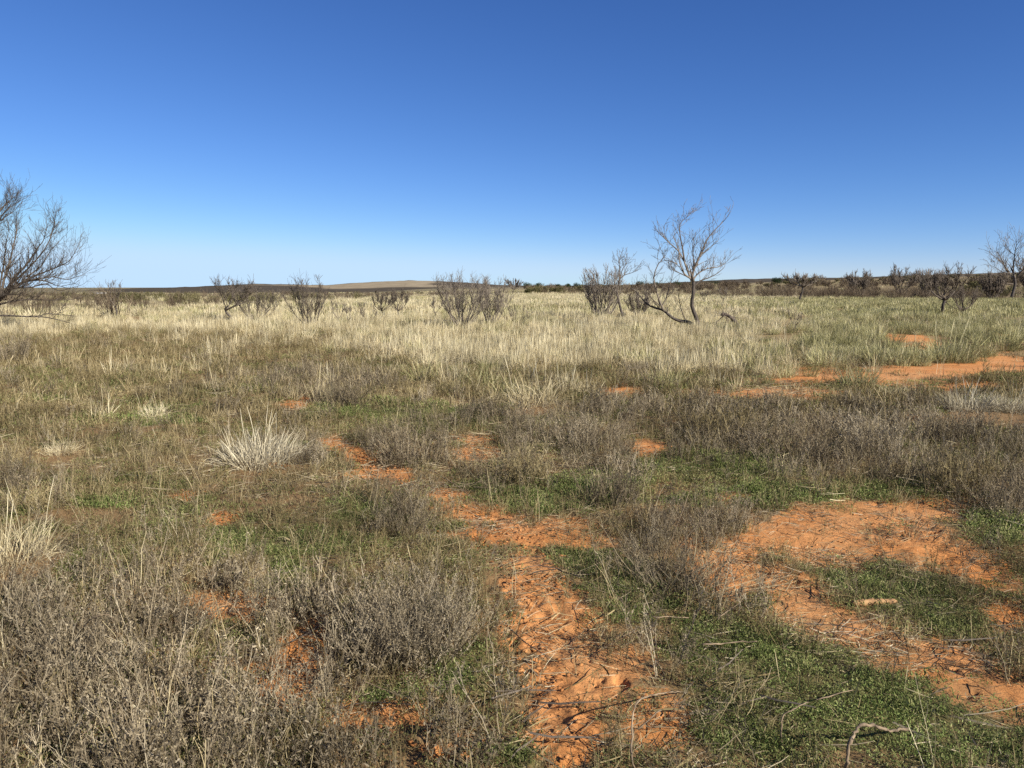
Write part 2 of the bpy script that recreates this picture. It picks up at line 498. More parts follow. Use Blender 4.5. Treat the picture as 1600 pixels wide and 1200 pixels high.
CLEAR = []                     # plants cleared at each tussock and along its line of sight to the camera
for px_, py_, w_ in ((405, 724, 165), (450, 712, 90), (832, 632, 110), (240, 652, 64), (28, 880, 170), (95, 705, 70), (1510, 640, 120), (1580, 642, 110)):
    q_ = G(px_, py_)
    CLEAR.append((q_[0], q_[1], .40 * w_ / F * q_[1]))
    if q_[1] > 7: CLEAR.append((q_[0] * .91, q_[1] * .91, .36 * w_ / F * q_[1]))
    CLEAR.append((q_[0] * .96, q_[1] * .96, .34 * w_ / F * q_[1]))


def split(r0, r1, dens, zoff):
    x, y = cand(r0, r1, dens)
    keep = np.ones(len(x), bool)
    for tx, ty, tr_ in CLEAR: keep &= (x - tx) ** 2 + (y - ty) ** 2 > tr_ * tr_
    x, y = x[keep], y[keep]
    return (x, y) + zones(x, y, zoff)


LB, LG, LS = [], [], []
for (r0, r1, dens, far, sc0) in ((1.3, 5.5, 165, 0, 1.0), (5.5, 9, 110, 0, 1.1), (9, 16, 52, 1, 1.05), (16, 34, 19, 1, 1.3)):
    x, y, px, py, S, Gr, D, M, n1, n2 = split(r0, r1, dens, .08)
    grey = np.clip(D * .9 + sstep(860, 950, py) * sstep(650, 500, px) * .6, 0, 1)
    clump = sstep(.36, .6, fbm(x * 2.2, y * 2.2, 61, 3)) * .75 + .25
    free = (1 - .93 * S) * (1 - M) * (1 - .58 * Gr * (1 - .8 * D))
    lowright = 1 - .5 * sstep(1000, 1200, px) * sstep(860, 960, py)
    pb = np.clip(free * (1 - .75 * grey) * (.2 + .8 * clump) * (.85 if r0 < 5 else .62), 0, 1) * lowright
    pg = np.clip(free * (.06 + grey) * clump, 0, 1) * lowright * (1 - .5 * Gr)
    a = pick(x, y, pb); LB.append((*a, rs(len(a[0]), .45, 1.05) * sc0 * .78, 5 * far, 4 if far else 5, .14))
    a = pick(x, y, pg * .9); LG.append((*a, rs(len(a[0]), .5, 1.15) * sc0 * np.interp(project(a[0], a[1], .1 + 0 * a[0])[1], [820, 980], [.86, 1.08]), 6 * far, 4 if far else 6, .16))
    left = sstep(700, 300, px) * sstep(850, 1000, py)
    ps = np.clip(free * (.022 + .20 * left + .03 * sstep(620, 540, py) + .05 * sstep(.5, .7, n1 + .5)), 0, 1) * lowright
    a = pick(x, y, ps); LS.append((*a, rs(len(a[0]), .35, .85) * sc0, 4 * far, 3 if far else 4, .18))
scatter('brown_weeds', 'brown dead weeds matted over the open ground before the pale meadow', 'weeds', W_BROWN + W_BROWN_FAR, LB)
scatter('grey_weeds', 'grey dry weed stems thick in the near left and among the shrubs', 'weeds', W_GREY + W_GREY_FAR, LG)
scatter('straw_stalks', 'thin straw coloured stalks standing among the dead weeds', 'stalks', STALK + STALK_FAR, LS)

# matted dead grass fills the gaps between the weeds
M_MAT = veg_mat('matted_dead_grass', [(.055, .042, .020), (.14, .11, .055), (.25, .20, .105), (.42, .35, .21)], .15)
MT = [tuft(42, .04, .13, .07, .85, .0030, .35, 'matted_tuft', M_MAT, 1) for _ in range(5)]
MTF = [tuft(60, .05, .13, .20, .8, .0075, .3, 'matted_tuft_far', M_MAT, 1) for _ in range(4)]
LM = []
for (r0, r1, dens, far, s0) in ((1.3, 5.5, 95, 0, .9), (5.5, 10, 58, 0, 1.1), (10, 18, 24, 1, 1.0), (18, 36, 11, 1, 1.2)):
    x, y, px, py, S, Gr, D, M, n1, n2 = split(r0, r1, dens, .04)
    cl = sstep(.30, .58, fbm(x * 1.7, y * 1.7, 141, 3))
    pm = np.clip((1 - .97 * S) * (1 - .8 * M) * (1 - .62 * Gr) * (.25 + .75 * cl) * (1 - .45 * sstep(900, 1080, py) * sstep(560, 420, px)), 0, 1)
    a = pick(x, y, pm); LM.append((*a, rs(len(a[0]), .6, 1.3) * s0, 5 * far, 4 if far else 5, .2))
scatter('matted_grass', 'short matted dead grass lying between the weeds', 'grass', MT + MTF, LM)

# green ground cover ----------------------------------------------------------
C_G = [cover(110, .06, .035, .010, 'green_leaf', M_GREEN) for _ in range(4)]
C_GF = [cover(110, .16, .05, .022, 'green_leaf_far', M_GREEN) for _ in range(3)]
C_O = [cover(80, .07, .045, .012, 'olive_leaf', M_OLIVECOVER) for _ in range(4)]
C_OF = [cover(100, .2, .08, .028, 'olive_leaf_far', M_OLIVECOVER) for _ in range(3)]
LGn, LO = [], []
for (r0, r1, dens, far) in ((1.3, 5.5, 380, 0), (5.5, 10, 190, 0), (10, 18, 46, 1), (18, 34, 18, 1)):
    x, y, px, py, S, Gr, D, M, n1, n2 = split(r0, r1, dens, .02)
    pg = np.clip(Gr * (1 - .85 * S) * (.4 + .6 * sstep(.35, .6, fbm(x * 4, y * 4, 71, 3))), 0, 1)
    a = pick(x, y, pg); LGn.append((*a, rs(len(a[0]), .7, 1.25) * (1 if r0 < 5 else 1.4 if not far else 1), 4 * far, 3 if far else 4, .12))
    po = np.clip((1 - S) * (.16 + .6 * sstep(.40, .62, fbm(x * 1.3, y * 1.3, 77, 3)) + .35 * Gr), 0, 1) * (1 - .7 * M)
    a = pick(x, y, po * .75); LO.append((*a, rs(len(a[0]), .7, 1.3) * (1 if r0 < 5 else 1.4 if not far else 1), 4 * far, 3 if far else 4, .15))
scatter('green_ground_cover', 'low green winter weeds spreading beside the bare red soil', 'ground cover', C_G + C_GF, LGn)
scatter('olive_ground_cover', 'dull olive low weeds growing between the dead stems', 'ground cover', C_O + C_OF, LO)

# litter and crumbs ------------------------------------------------------------
LIT = [litter(20, .16, .03, .15, .0022, 'dead_straw', M_STRAW) for _ in range(2)] + [litter(70, .13, .008, .05, .0024, 'dead_chaff', M_BROWNWEED) for _ in range(2)] + [litter(40, .16, .03, .14, .0030, 'dead_twig', M_GREYWEED) for _ in range(4)] + [litter(7, .16, .08, .24, .0050, 'broken_twig', m_) for m_ in (M_GREYWEED, M_BROWNWEED, M_TWIG)]
LL = []
for (r0, r1, dens, s0) in ((1.3, 6, 70, .9), (6, 14, 20, 1.6)):
    x, y, px, py, S, Gr, D, M, n1, n2 = split(r0, r1, dens, .0)
    cl = sstep(.35, .62, fbm(x * 3, y * 3, 83, 3))
    a = pick(x, y, np.clip(((1 - S) * .6 + S * .8) * (.2 + .8 * cl), 0, 1)); LL.append((*a, rs(len(a[0]), .6, 1.2) * s0, 0, 8, .05))
x, y, px, py, S, Gr, D, M, n1, n2 = split(1.6, 4.6, 26, 0.0)
a = pick(x, y, np.clip(np.exp(-((px - 1130) / 170) ** 2 - ((py - 1120) / 90) ** 2) + .35 * S + .10, 0, 1)); LL.append((*a, rs(len(a[0]), .7, 1.2), 8, 3, .06))
scatter('plant_litter', 'fallen straw and broken twigs lying over the red soil', 'litter', LIT, LL)

BX = [-600, 0, 200, 330, 450, 560, 700, 780, 860, 960, 1080, 1250, 1400, 1600, 2200]
BR = [46, 47, 52, 58, 68, 82, 115, 150, 170, 140, 125, 120, 112, 105, 95]


def brush_mask(x, y):
    px, py = project(x, y, np.full(x.shape, .5))
    r = np.hypot(x, y)
    n = fbm(x * .03, y * .03, 101, 3)
    return px, r, n, sstep(-6, 14, r - np.interp(px, BX, BR) + (n - .5) * 34)


# meadow -------------------------------------------------------------------------
P1 = [tuft(54, .12, .36, .11, .46, .0075, .10, 'meadow_tuft', M_PALE, 3) for _ in range(5)]
P2 = [tuft(70, .14, .38, .36, .26, .020, .10, 'meadow_tuft_mid', M_PALE, 3) for _ in range(4)]
P3 = [tuft(80, .12, .30, 1.2, .3, .05, .08, 'meadow_tuft_far', M_PALE) for _ in range(3)]
O1 = [tuft(90, .14, .36, .15, .48, .0075, .25, 'olive_tuft', M_OLIVE) for _ in range(5)]
O2 = [tuft(100, .14, .34, .42, .45, .020, .2, 'olive_tuft_mid', M_OLIVE) for _ in range(4)]
O3 = [tuft(80, .12, .28, 1.2, .4, .05, .15, 'olive_tuft_far', M_OLIVE) for _ in range(3)]
LP, LQ = [], []
for (r0, r1, dens, k, s0) in ((10, 22, 30, 0, .95), (22, 45, 15, 0, 1.0), (45, 130, 3.0, 1, 1.0), (130, 420, .30, 2, 1.1)):
    x, y, px, py, S, Gr, D, M, n1, n2 = split(r0, r1, dens, .15)
    right = sstep(1080, 1330, px + n1 * 300)
    olv = np.clip(.08 + right * .70 + .35 * sstep(.5, .75, fbm(x * .12, y * .12, 91, 3)) + (.2 if k else 0), 0, 1)
    cl = sstep(.30, .55, fbm(x * .55, y * .55, 93, 3))
    fine_ = sstep(.36, .56, fbm(x * 1.9, y * 1.9, 97, 2)) if k == 0 else 1
    thin = np.where(right > .4, .03 + .97 * sstep(.43, .55, fbm(x * .8, y * .8, 93, 3)), .3 + .7 * cl) * (.22 + .78 * fine_)
    base = M * (1 - S * .97) * thin
    base = base * (1 - .93 * brush_mask(x, y)[3])
    if k == 0: base = np.clip(base + (1 - M) * (1 - S) * .009 * sstep(760, 640, py), 0, 1)
    a = pick(x, y, base * (1 - olv)); LP.append((*a, rs(len(a[0]), .65, 1.2) * s0, (0, 5, 9)[k], (5, 4, 3)[k], .08))
    a = pick(x, y, base * olv); LQ.append((*a, rs(len(a[0]), .55, 1.15) * s0 * (.75 + .7 * sstep(.46, .62, fbm(a[0] * .8, a[1] * .8, 93, 3))), (0, 5, 9)[k], (5, 4, 3)[k], .08))
scatter('meadow_grass', 'tall bleached grass of the pale meadow behind the weeds', 'grass', P1 + P2 + P3, LP)
scatter('clumped_grass', 'yellowish green clumped grass on the right side of the meadow', 'grass', O1 + O2 + O3, LQ)

# brush far off ----------------------------------------------------------------
B1 = [brush(1.5, 1.3, 26, .022, 'brush_bush', M_BRUSH) for _ in range(5)] + [brush(1.3, 1.3, 24, .03, 'brush_bush_olive', M_BRUSHOLIVE, 2) for _ in range(3)]
B2 = [brush(2.2, 2.2, 34, .09, 'brush_bush_far', M_BRUSH) for _ in range(4)] + [brush(2.0, 2.2, 30, .10, 'brush_far_olive', M_BRUSHOLIVE, 2) for _ in range(3)]
LBr = []
for (r0, r1, dens, k, s0) in ((42, 180, .15, 0, 1.1), (180, 420, .022, 1, .95), (420, 1500, .0036, 1, 1.3)):
    x, y = cand(r0, r1, dens)
    px, r, n, p = brush_mask(x, y)
    nn = fbm(x * .008 + 5, y * .008, 107, 3)
    p = p * np.where(px > 900, .32 + .68 * sstep(.40, .56, n), .75 + .25 * sstep(.42, .55, n)) * np.where(r > 420, sstep(.40, .55, nn) * .8 + .2, 1)
    olive = sstep(.5, .62, fbm(x * .02 + 9, y * .02, 111, 2))
    lowl = np.where(px < 820, .25 if k else np.interp(r, [45, 60, 100, 150], [.82, .76, .58, .42]), .86)
    p = p * np.where((px < 820) & (r > 180), .12, 1)
    siz = (.4 + 1.0 * rng.random(len(x)) ** 1.6) * s0 * lowl
    u_ = rng.random(len(x)); ka = u_ < p * (1 - olive); kb = (u_ > 1 - p * olive)
    LBr.append((x[ka], y[ka], siz[ka], 0 if k == 0 else 8, 5 if k == 0 else 4, .05))
    LBr.append((x[kb], y[kb], siz[kb] * .92, 5 if k == 0 else 12, 3, .05))
scatter('distant_brush', 'far band of dark leafless brush behind the pale meadow', 'brush', B1 + B2, LBr)

# ------------------------------------------------------------------ ground sheet
rr = [0.25]
while rr[-1] < 9000:
    q = rr[-1]
    rr.append(q * (1.03 if q < 1.7 else 1.0055 if q < 9 else 1.011 if q < 30 else 1.03))
rr = np.array(rr)
az = np.concatenate([np.linspace(-math.pi, -.86, 60)[:-1], np.linspace(-.86, .86, 640), np.linspace(.86, math.pi, 60)[1:-1]])
A, R_ = np.meshgrid(az, rr, indexing='xy')
gx, gy = R_ * np.sin(A), R_ * np.cos(A)
sh = gx.shape
fx, fy = gx.ravel(), gy.ravel()
px, py, S, Gr, D, M, n1, n2 = zones(fx, fy, 0.0)
gz = terrain(fx, fy)
rv = np.hypot(fx, fy)
near = sstep(16, 8, rv)
fine = (fbm(fx * 4, fy * 4, 51, 3) - .5) * .016 + (np.abs(fbm(fx * 9, fy * 9, 63, 3) - .5)) * -.030 + (fbm(fx * 17, fy * 17, 53, 4) - .5) * .026
rough = .45 + .9 * sstep(980, 800, px) * sstep(850, 950, py) + .55 * sstep(.45, .65, fbm(fx * 1.1, fy * 1.1, 57, 2))
gz = gz + near * fine * rough
# trampled pits (hoof marks) in the soft soil
pit = np.zeros(fx.shape)
for cell, prob, dep in ((.21, .40, .036), (.10, .22, .020)):
    ci, cj = np.floor(fx / cell), np.floor(fy / cell)
    for di in (-1, 0, 1):
        for dj in (-1, 0, 1):
            i, j = ci + di, cj + dj
            ox, oy = (i + _h(i, j, 201)) * cell, (j + _h(i, j, 203)) * cell
            on = _h(i, j, 207) < prob
            rad = cell * (.10 + .18 * _h(i, j, 211)); ang = _h(i, j, 213) * 3.14
            dx, dy = fx - ox, fy - oy
            u, w = dx * np.cos(ang) + dy * np.sin(ang), (-dx * np.sin(ang) + dy * np.cos(ang)) * 1.5
            d = np.sqrt(u * u + w * w) / rad
            pit = np.minimum(pit, np.where(on, -dep * sstep(1.05, .55, d) + dep * .22 * sstep(.75, 1.0, d) * sstep(1.6, 1.05, d), 0))
gz = gz + pit * near * sstep(.2, .6, S) * sstep(.36, .56, fbm(fx * 1.6, fy * 1.6, 59, 2))
V = np.stack([fx, fy, gz], 1)
nr, na = sh
idx = np.arange(nr * na).reshape(sh)
Q = np.stack([idx[:-1, :-1].ravel(), idx[:-1, 1:].ravel(), idx[1:, 1:].ravel(), idx[1:, :-1].ravel()], 1)
Qw = np.stack([idx[:-1, -1], idx[:-1, 0], idx[1:, 0], idx[1:, -1]], 1)
gm = bpy.data.materials.new('red_soil'); gm.use_nodes = True
nt = gm.node_tree; N = nt.nodes.new; L = nt.links.new
bs = nt.nodes['Principled BSDF']; bs.inputs['Roughness'].default_value = .95
bs.inputs['Specular IOR Level'].default_value = .15
geo = N('ShaderNodeNewGeometry')


def noise(scale, detail=5, rough_=.6):
    n = N('ShaderNodeTexNoise'); n.inputs['Scale'].default_value = scale; n.inputs['Detail'].default_value = detail; n.inputs['Roughness'].default_value = rough_
    L(geo.outputs['Position'], n.inputs['Vector']); return n.outputs['Fac']


def ramp(fac, stops):
    c = N('ShaderNodeValToRGB'); L(fac, c.inputs[0]); e = c.color_ramp.elements
    while len(e) < len(stops): e.new(.5)
    for k, (p, col) in enumerate(stops): e[k].position = p; e[k].color = (*col, 1)
    return c.outputs[0]


def mix(fac, a, b, mode='MIX'):
    m = N('ShaderNodeMix'); m.data_type = 'RGBA'; m.blend_type = mode
    if isinstance(fac, float): m.inputs[0].default_value = fac
    else: L(fac, m.inputs[0])
    L(a, m.inputs[6]); L(b, m.inputs[7]); return m.outputs[2]


def att(nm):
    a = N('ShaderNodeAttribute'); a.attribute_name = nm; return a.outputs['Fac']


soil = mix(.5, ramp(noise(1.7), [(.25, (.33, .122, .034)), (.5, (.45, .182, .054)), (.75, (.54, .250, .084))]), ramp(noise(45, 6, .7), [(.25, (.25, .090, .026)), (.55, (.46, .190, .056)), (.8, (.62, .31, .115))]))
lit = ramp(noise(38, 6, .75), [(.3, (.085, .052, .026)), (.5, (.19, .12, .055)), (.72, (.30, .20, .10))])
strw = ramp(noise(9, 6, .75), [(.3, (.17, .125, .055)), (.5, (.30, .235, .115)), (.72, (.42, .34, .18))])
grn = ramp(noise(30, 6, .75), [(.3, (.055, .05, .02)), (.5, (.085, .09, .03)), (.75, (.15, .13, .05))])
soil = mix(ramp(noise(.9, 5, .65), [(.40, (0, 0, 0)), (.62, (.33, .33, .33))]), soil, ramp(noise(60, 5, .7), [(.3, (.44, .255, .115)), (.7, (.64, .42, .22))]))
soil = mix(ramp(noise(3.1, 5, .7), [(.52, (0, 0, 0)), (.72, (.42, .42, .42))]), soil, ramp(noise(50, 5, .7), [(.3, (.16, .075, .032)), (.7, (.30, .15, .065))]))
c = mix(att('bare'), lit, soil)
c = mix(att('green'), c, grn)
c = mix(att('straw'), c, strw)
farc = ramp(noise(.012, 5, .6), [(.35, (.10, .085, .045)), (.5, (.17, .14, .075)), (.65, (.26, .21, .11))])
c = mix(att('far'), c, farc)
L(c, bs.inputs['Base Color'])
bp = N('ShaderNodeBump'); bp.inputs['Strength'].default_value = .55; bp.inputs['Distance'].default_value = .012
L(noise(70, 6, .75), bp.inputs['Height'])
bp2 = N('ShaderNodeBump'); bp2.inputs['Strength'].default_value = .5; bp2.inputs['Distance'].default_value = .015
L(noise(24, 5, .65), bp2.inputs['Height']); L(bp.outputs[0], bp2.inputs['Normal'])
L(bp2.outputs[0], bs.inputs['Normal'])
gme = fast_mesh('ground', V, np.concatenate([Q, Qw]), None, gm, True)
for nm, val in (('bare', np.clip(S * (1 - .5 * Gr) + .03, 0, 1)), ('green', Gr * (1 - S) * .75), ('straw', M * (1 - S) * (1 - .75 * sstep(1080, 1330, px))), ('far', np.maximum(sstep(250, 700, rv), .55 * brush_mask(fx, fy)[3]))):  # straw thinned at right: darker ground colour stands in for shadows between tussocks
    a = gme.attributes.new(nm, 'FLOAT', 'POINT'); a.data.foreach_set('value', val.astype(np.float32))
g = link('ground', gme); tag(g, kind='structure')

# crumbs of soil lie on the bare patches
def soil_mat():
    m = bpy.data.materials.new('soil_crumb'); m.use_nodes = True
    n2_ = m.node_tree; b = n2_.nodes['Principled BSDF']; b.inputs['Roughness'].default_value = .95; b.inputs['Specular IOR Level'].default_value = .1
    oi = n2_.nodes.new('ShaderNodeObjectInfo'); cr = n2_.nodes.new('ShaderNodeValToRGB')
    cr.color_ramp.elements[0].color = (.24, .10, .036, 1); cr.color_ramp.elements[1].color = (.42, .20, .075, 1)
    n2_.links.new(oi.outputs['Random'], cr.inputs[0]); n2_.links.new(cr.outputs[0], b.inputs['Base Color'])
    return m


M_CR = soil_mat()
x, y, px, py, S, Gr, D, M, n1, n2 = split(1.3, 8, 120, 0.0)
rgh = .2 + .8 * sstep(1000, 850, px)
a = pick(x, y, np.clip(S * rgh * (1 - .6 * Gr) * sstep(.35, .6, fbm(x * 2.5, y * 2.5, 121, 3)), 0, 1))
scatter('soil_crumbs', 'loose crumbs of red soil on the bare patches', 'soil', [clod('soil_crumb', M_CR) for _ in range(5)], [(*a, rs(len(a[0]), .6, 1.6), 0, 5, .1)])

# ------------------------------------------------------------------ hills
HX = [-900, -300, 0, 150, 230, 300, 400, 460, 510, 550, 600, 640, 690, 730, 780, 850, 1000, 1080, 1150, 1300, 1400, 1600, 2400]
HY = [459, 458, 455.5, 452, 450, 448.5, 444, 445, 446, 443, 440.5, 439, 440, 442, 446, 447.5, 445, 440.5, 437.5, 436, 434, 430, 432]
hr = np.concatenate([np.linspace(700, 2700, 44), np.linspace(2800, 5200, 14)])
ha = np.linspace(-1.2, 1.2, 420)
A, R_ = np.meshgrid(ha, hr)
hx, hy = R_ * np.sin(A), R_ * np.cos(A)
pxx = 800 + F * np.tan(A) / CT
prof = CAMZ - (np.interp(pxx, HX, HY) - 448) / F * 2650
sm = sstep(900, 2650, R_)
hz = -8.5 + (prof + 8.5) * sm + (fbm(hx * .004, hy * .004, 131, 4) - .5) * 9 * sm * (1 - .75 * sm)
hz = hz + (fbm(hx * .03, hy * .03, 133, 3) - .5) * 5 * sm
hz = np.where(R_ > 2700, hz - (R_ - 2700) * .004, hz)
V = np.stack([hx.ravel(), hy.ravel(), hz.ravel()], 1)
idx = np.arange(hx.size).reshape(hx.shape)
Q = np.stack([idx[:-1, :-1].ravel(), idx[:-1, 1:].ravel(), idx[1:, 1:].ravel(), idx[1:, :-1].ravel()], 1)
hm = bpy.data.materials.new('brushy_hill'); hm.use_nodes = True
nt = hm.node_tree; N = nt.nodes.new; L = nt.links.new
bs = nt.nodes['Principled BSDF']; bs.inputs['Roughness'].default_value = 1; bs.inputs['Specular IOR Level'].default_value = 0
geo = N('ShaderNodeNewGeometry')
woods = ramp(noise(.02, 6, .7), [(.35, (.050, .043, .036)), (.55, (.078, .066, .052)), (.7, (.115, .096, .07))])
pale = ramp(noise(.03, 6, .7), [(.3, (.16, .13, .085)), (.5, (.27, .22, .15)), (.7, (.34, .28, .19))])
L(mix(att('open'), woods, pale), bs.inputs['Base Color'])
hme = fast_mesh('hills', V, Q, None, hm, True)
opn = sstep(.58, .72, fbm(hx * .0035, hy * .0035, 137, 4) + .42 * np.exp(-((pxx - 590) / 95) ** 4) * sstep(1500, 2000, R_) * sstep(2560, 2480, R_) - .3 * sstep(2450, 2600, R_))
opn = opn * np.where(pxx > 850, .35, 1)
a = hme.attributes.new('open', 'FLOAT', 'POINT'); a.data.foreach_set('value', opn.ravel().astype(np.float32))
tag(link('hills', hme), kind='structure')

# ------------------------------------------------------------------ trees


class TreeB:
    def __init__(self, rmin):
        self.tr, self.cr, self.rmin = Tubes(), Tubes(), rmin


def limb(T, pts, r0, r1, trunk=True, sides=7, sub=3):
    """a traced limb, smoothed through its points"""
    pts = [np.array(p, float) for p in pts]
    out = []
    ext = [2 * pts[0] - pts[1]] + pts + [2 * pts[-1] - pts[-2]]
    for i in range(1, len(ext) - 2):
        p0, p1, p2, p3 = ext[i - 1:i + 3]
        for s in range(sub):
            t = s / sub
            out.append(.5 * ((2 * p1) + (-p0 + p2) * t + (2 * p0 - 5 * p1 + 4 * p2 - p3) * t * t + (-p0 + 3 * p1 - 3 * p2 + p3) * t ** 3))
    out.append(pts[-1])
    k = len(out)
    rad = [max(T.rmin, r0 + (r1 - r0) * (i / (k - 1)) ** .8) for i in range(k)]
    (T.tr if trunk else T.cr).add(out, rad, sides, random.random())
    return out, rad


def grow(T, p, d, Ln, r, lev, mx, pr):
    n = 6 if lev == 0 else 5 if lev < mx else 4
    wig = pr['wig'] * (1 if lev else .6)
    pts = curve_pts(p, d, Ln, n, pr['up'] * (1 if lev else .3), wig)
    rad = np.maximum(T.rmin, np.linspace(r, r * (.5 if lev < mx else .35), n))
    (T.tr if lev <= pr.get('tl', 0) else T.cr).add(pts, rad, 7 if lev == 0 else 5 if lev == 1 else 3, random.random())
    if lev >= mx: return
    nc = random.randint(*pr['nc'])
    for k in range(nc):
        t = 1.0 if k == 0 else random.uniform(pr['lo'] if lev == 0 else .2, 1)
        f = t * (n - 1); i = min(int(f), n - 2)
        q = pts[i] + (pts[i + 1] - pts[i]) * (f - i)
        dd = unit(pts[i + 1] - pts[i])
        ang = random.uniform(*pr['ang']) * (.6 if k == 0 else 1)
        ax = unit(np.cross(dd, np.random.default_rng(random.randrange(1 << 30)).normal(0, 1, 3)))
        cd = dd * math.cos(ang) + np.cross(ax, dd) * math.sin(ang)
        cd = cd + np.array([0, 0, pr['up'] * .8]); cd /= np.linalg.norm(cd)
        grow(T, q, cd, Ln * random.uniform(*pr['rat']) * (1 - .25 * t * (k > 0)), max(T.rmin, (r + (r * .5 - r) * t) * random.uniform(.5, .75)), lev + 1, mx, pr)


DEF = dict(wig=.17, up=.08, nc=(4, 6), lo=.35, ang=(.35, .95), rat=(.55, .85))


def finish(T, base, name, label, cat, group, bark=M_BARK, twig=M_TWIG):
    root = link(name, None, None, base)
    tag(root, label, cat, group)
    if T.tr.g: link('trunk', T.tr.mesh('trunk', bark), root)
    if T.cr.g: link('crown', T.cr.mesh('crown', twig), root)
    return root


def ground_pt(px, py, depth=None):
    if depth is None:
        p = G(px, py)
    else:
        p = PD(px, py, depth)
    return np.array((p[0], p[1], tz(p[0], p[1]) - .03))


TREES = 'bare mesquite trees standing in the meadow'


def wild_tree(px, py, top, width, label, depth=None, trunks=1, lean=0, mx=3, tr=.42, name='bare_tree', pr=None, cat='tree', bark=M_BARK, seed=0, group=TREES, thick=1.0, twig=M_TWIG, tf=None, flat=.22):
    """free-grown tree brought to the height and breadth seen in the photo"""
    random.seed(seed + 1000)
    b = ground_pt(px, py, depth)
    dep = b[1] * CT + (CAMZ - b[2]) * ST
    _, pyb = project(b[0], b[1], b[2])
    H = max(.3, (pyb - top) / F * dep) * 1.04; Wd = width / F * dep * (1.45 if dep < 60 else 1.2)
    T = TreeB(max(.003, dep * (.00014 if dep < 60 else .00017)) * thick)
    tf_ = tf if tf is not None else (.28 if trunks == 1 else .10 if trunks == 2 else .02)
    nst = (8 if trunks == 1 else 10 if trunks == 2 else 9 + 2 * trunks) if mx > 2 else (3 + trunks)
    ntw = {2: 11, 3: 23, 4: 26}[mx]
    fk = np.array([lean * H * .35, random.uniform(-.1, .1) * H, tf_ * H])
    r0 = H * .021 * thick * (1 if trunks < 3 else .6)
    if tf_ > .05:
        pts = [fk * t + np.array([random.gauss(0, .012) * H, random.gauss(0, .012) * H, 0]) * (t > 0) for t in (0, .3, .65, 1)]
        fk = pts[-1]
        limb(T, pts, r0 * 1.25, r0 * .85)
    a0 = random.uniform(0, 6.28)
    tubes = T.cr
    for k in range(nst):
        a = a0 + k * 6.2832 / nst + random.gauss(0, .35)
        u = math.sqrt(random.uniform(.08, 1)); v = random.uniform(.78, 1.0) * (1 - flat * u * u)
        E = np.array([math.cos(a) * Wd * .44 * u + lean * H * .15, math.sin(a) * min(Wd, H) * .44 * u, H * .95 * v])
        S0 = fk + (np.array([math.cos(a), math.sin(a), 0]) * Wd * .04 if trunks > 2 else 0)
        C1 = S0 + (E - S0) * np.array([.62, .62, .30]) + np.array([random.gauss(0, .05), random.gauss(0, .05), random.gauss(0, .03)]) * H
        pts = [S0 * (1 - t) ** 2 + C1 * 2 * t * (1 - t) + E * t * t + np.array([random.gauss(0, .014), random.gauss(0, .014), 0]) * H * (0 < t < 1) for t in np.linspace(0, 1, 8)]
        rad = np.maximum(T.rmin, np.linspace(r0 * (.6 if trunks < 3 else .75), r0 * .10, 8))
        tubes.add(pts, rad, 5, random.random())
        for _ in range(ntw):
            t = random.uniform(.22 if trunks > 1 else .3, 1) ** .7 * 7; i = min(int(t), 6)
            q = pts[i] + (pts[i + 1] - pts[i]) * (t - i)
            dd = unit(unit(pts[i + 1] - pts[i]) * .8 + rdir(random.uniform(.2, 1.7)) * .9 + np.array([0, 0, .2]))
            Lt = H * random.uniform(.10, .26) * (1.15 - .07 * t)
            tp = curve_pts(q, dd, Lt, 4, .06, .16)
            if tp[-1][2] > H: continue
            T.cr.add(tp, np.maximum(T.rmin, np.array([.22, .17, .12, .08]) * r0), 3, random.random())
            for _ in range(3):
                i2 = random.randint(0, 2); q2 = tp[i2] + (tp[i2 + 1] - tp[i2]) * random.random()
                d2 = unit(unit(tp[i2 + 1] - tp[i2]) + rdir(random.uniform(.3, 1.6)) * .8)
                T.cr.add(curve_pts(q2, d2, Lt * random.uniform(.35, .7), 3, .05, .16), np.maximum(T.rmin * .8, np.array([.11, .09, .05]) * r0), 3, random.random())
    if not T.tr.g:
        T.tr.add([np.array([0, 0, -.05]), np.array([0, 0, .05 * H]), np.array([.01 * H, 0, .1 * H])], np.array([1, .9, .5]) * r0, 6, .5)
    return finish(T, b, name, label, cat, group, bark, twig)


def zc(cx0, cy0, pts, s=4.0):
    return [(cx0 + a / s, cy0 + b / s) for a, b in pts]


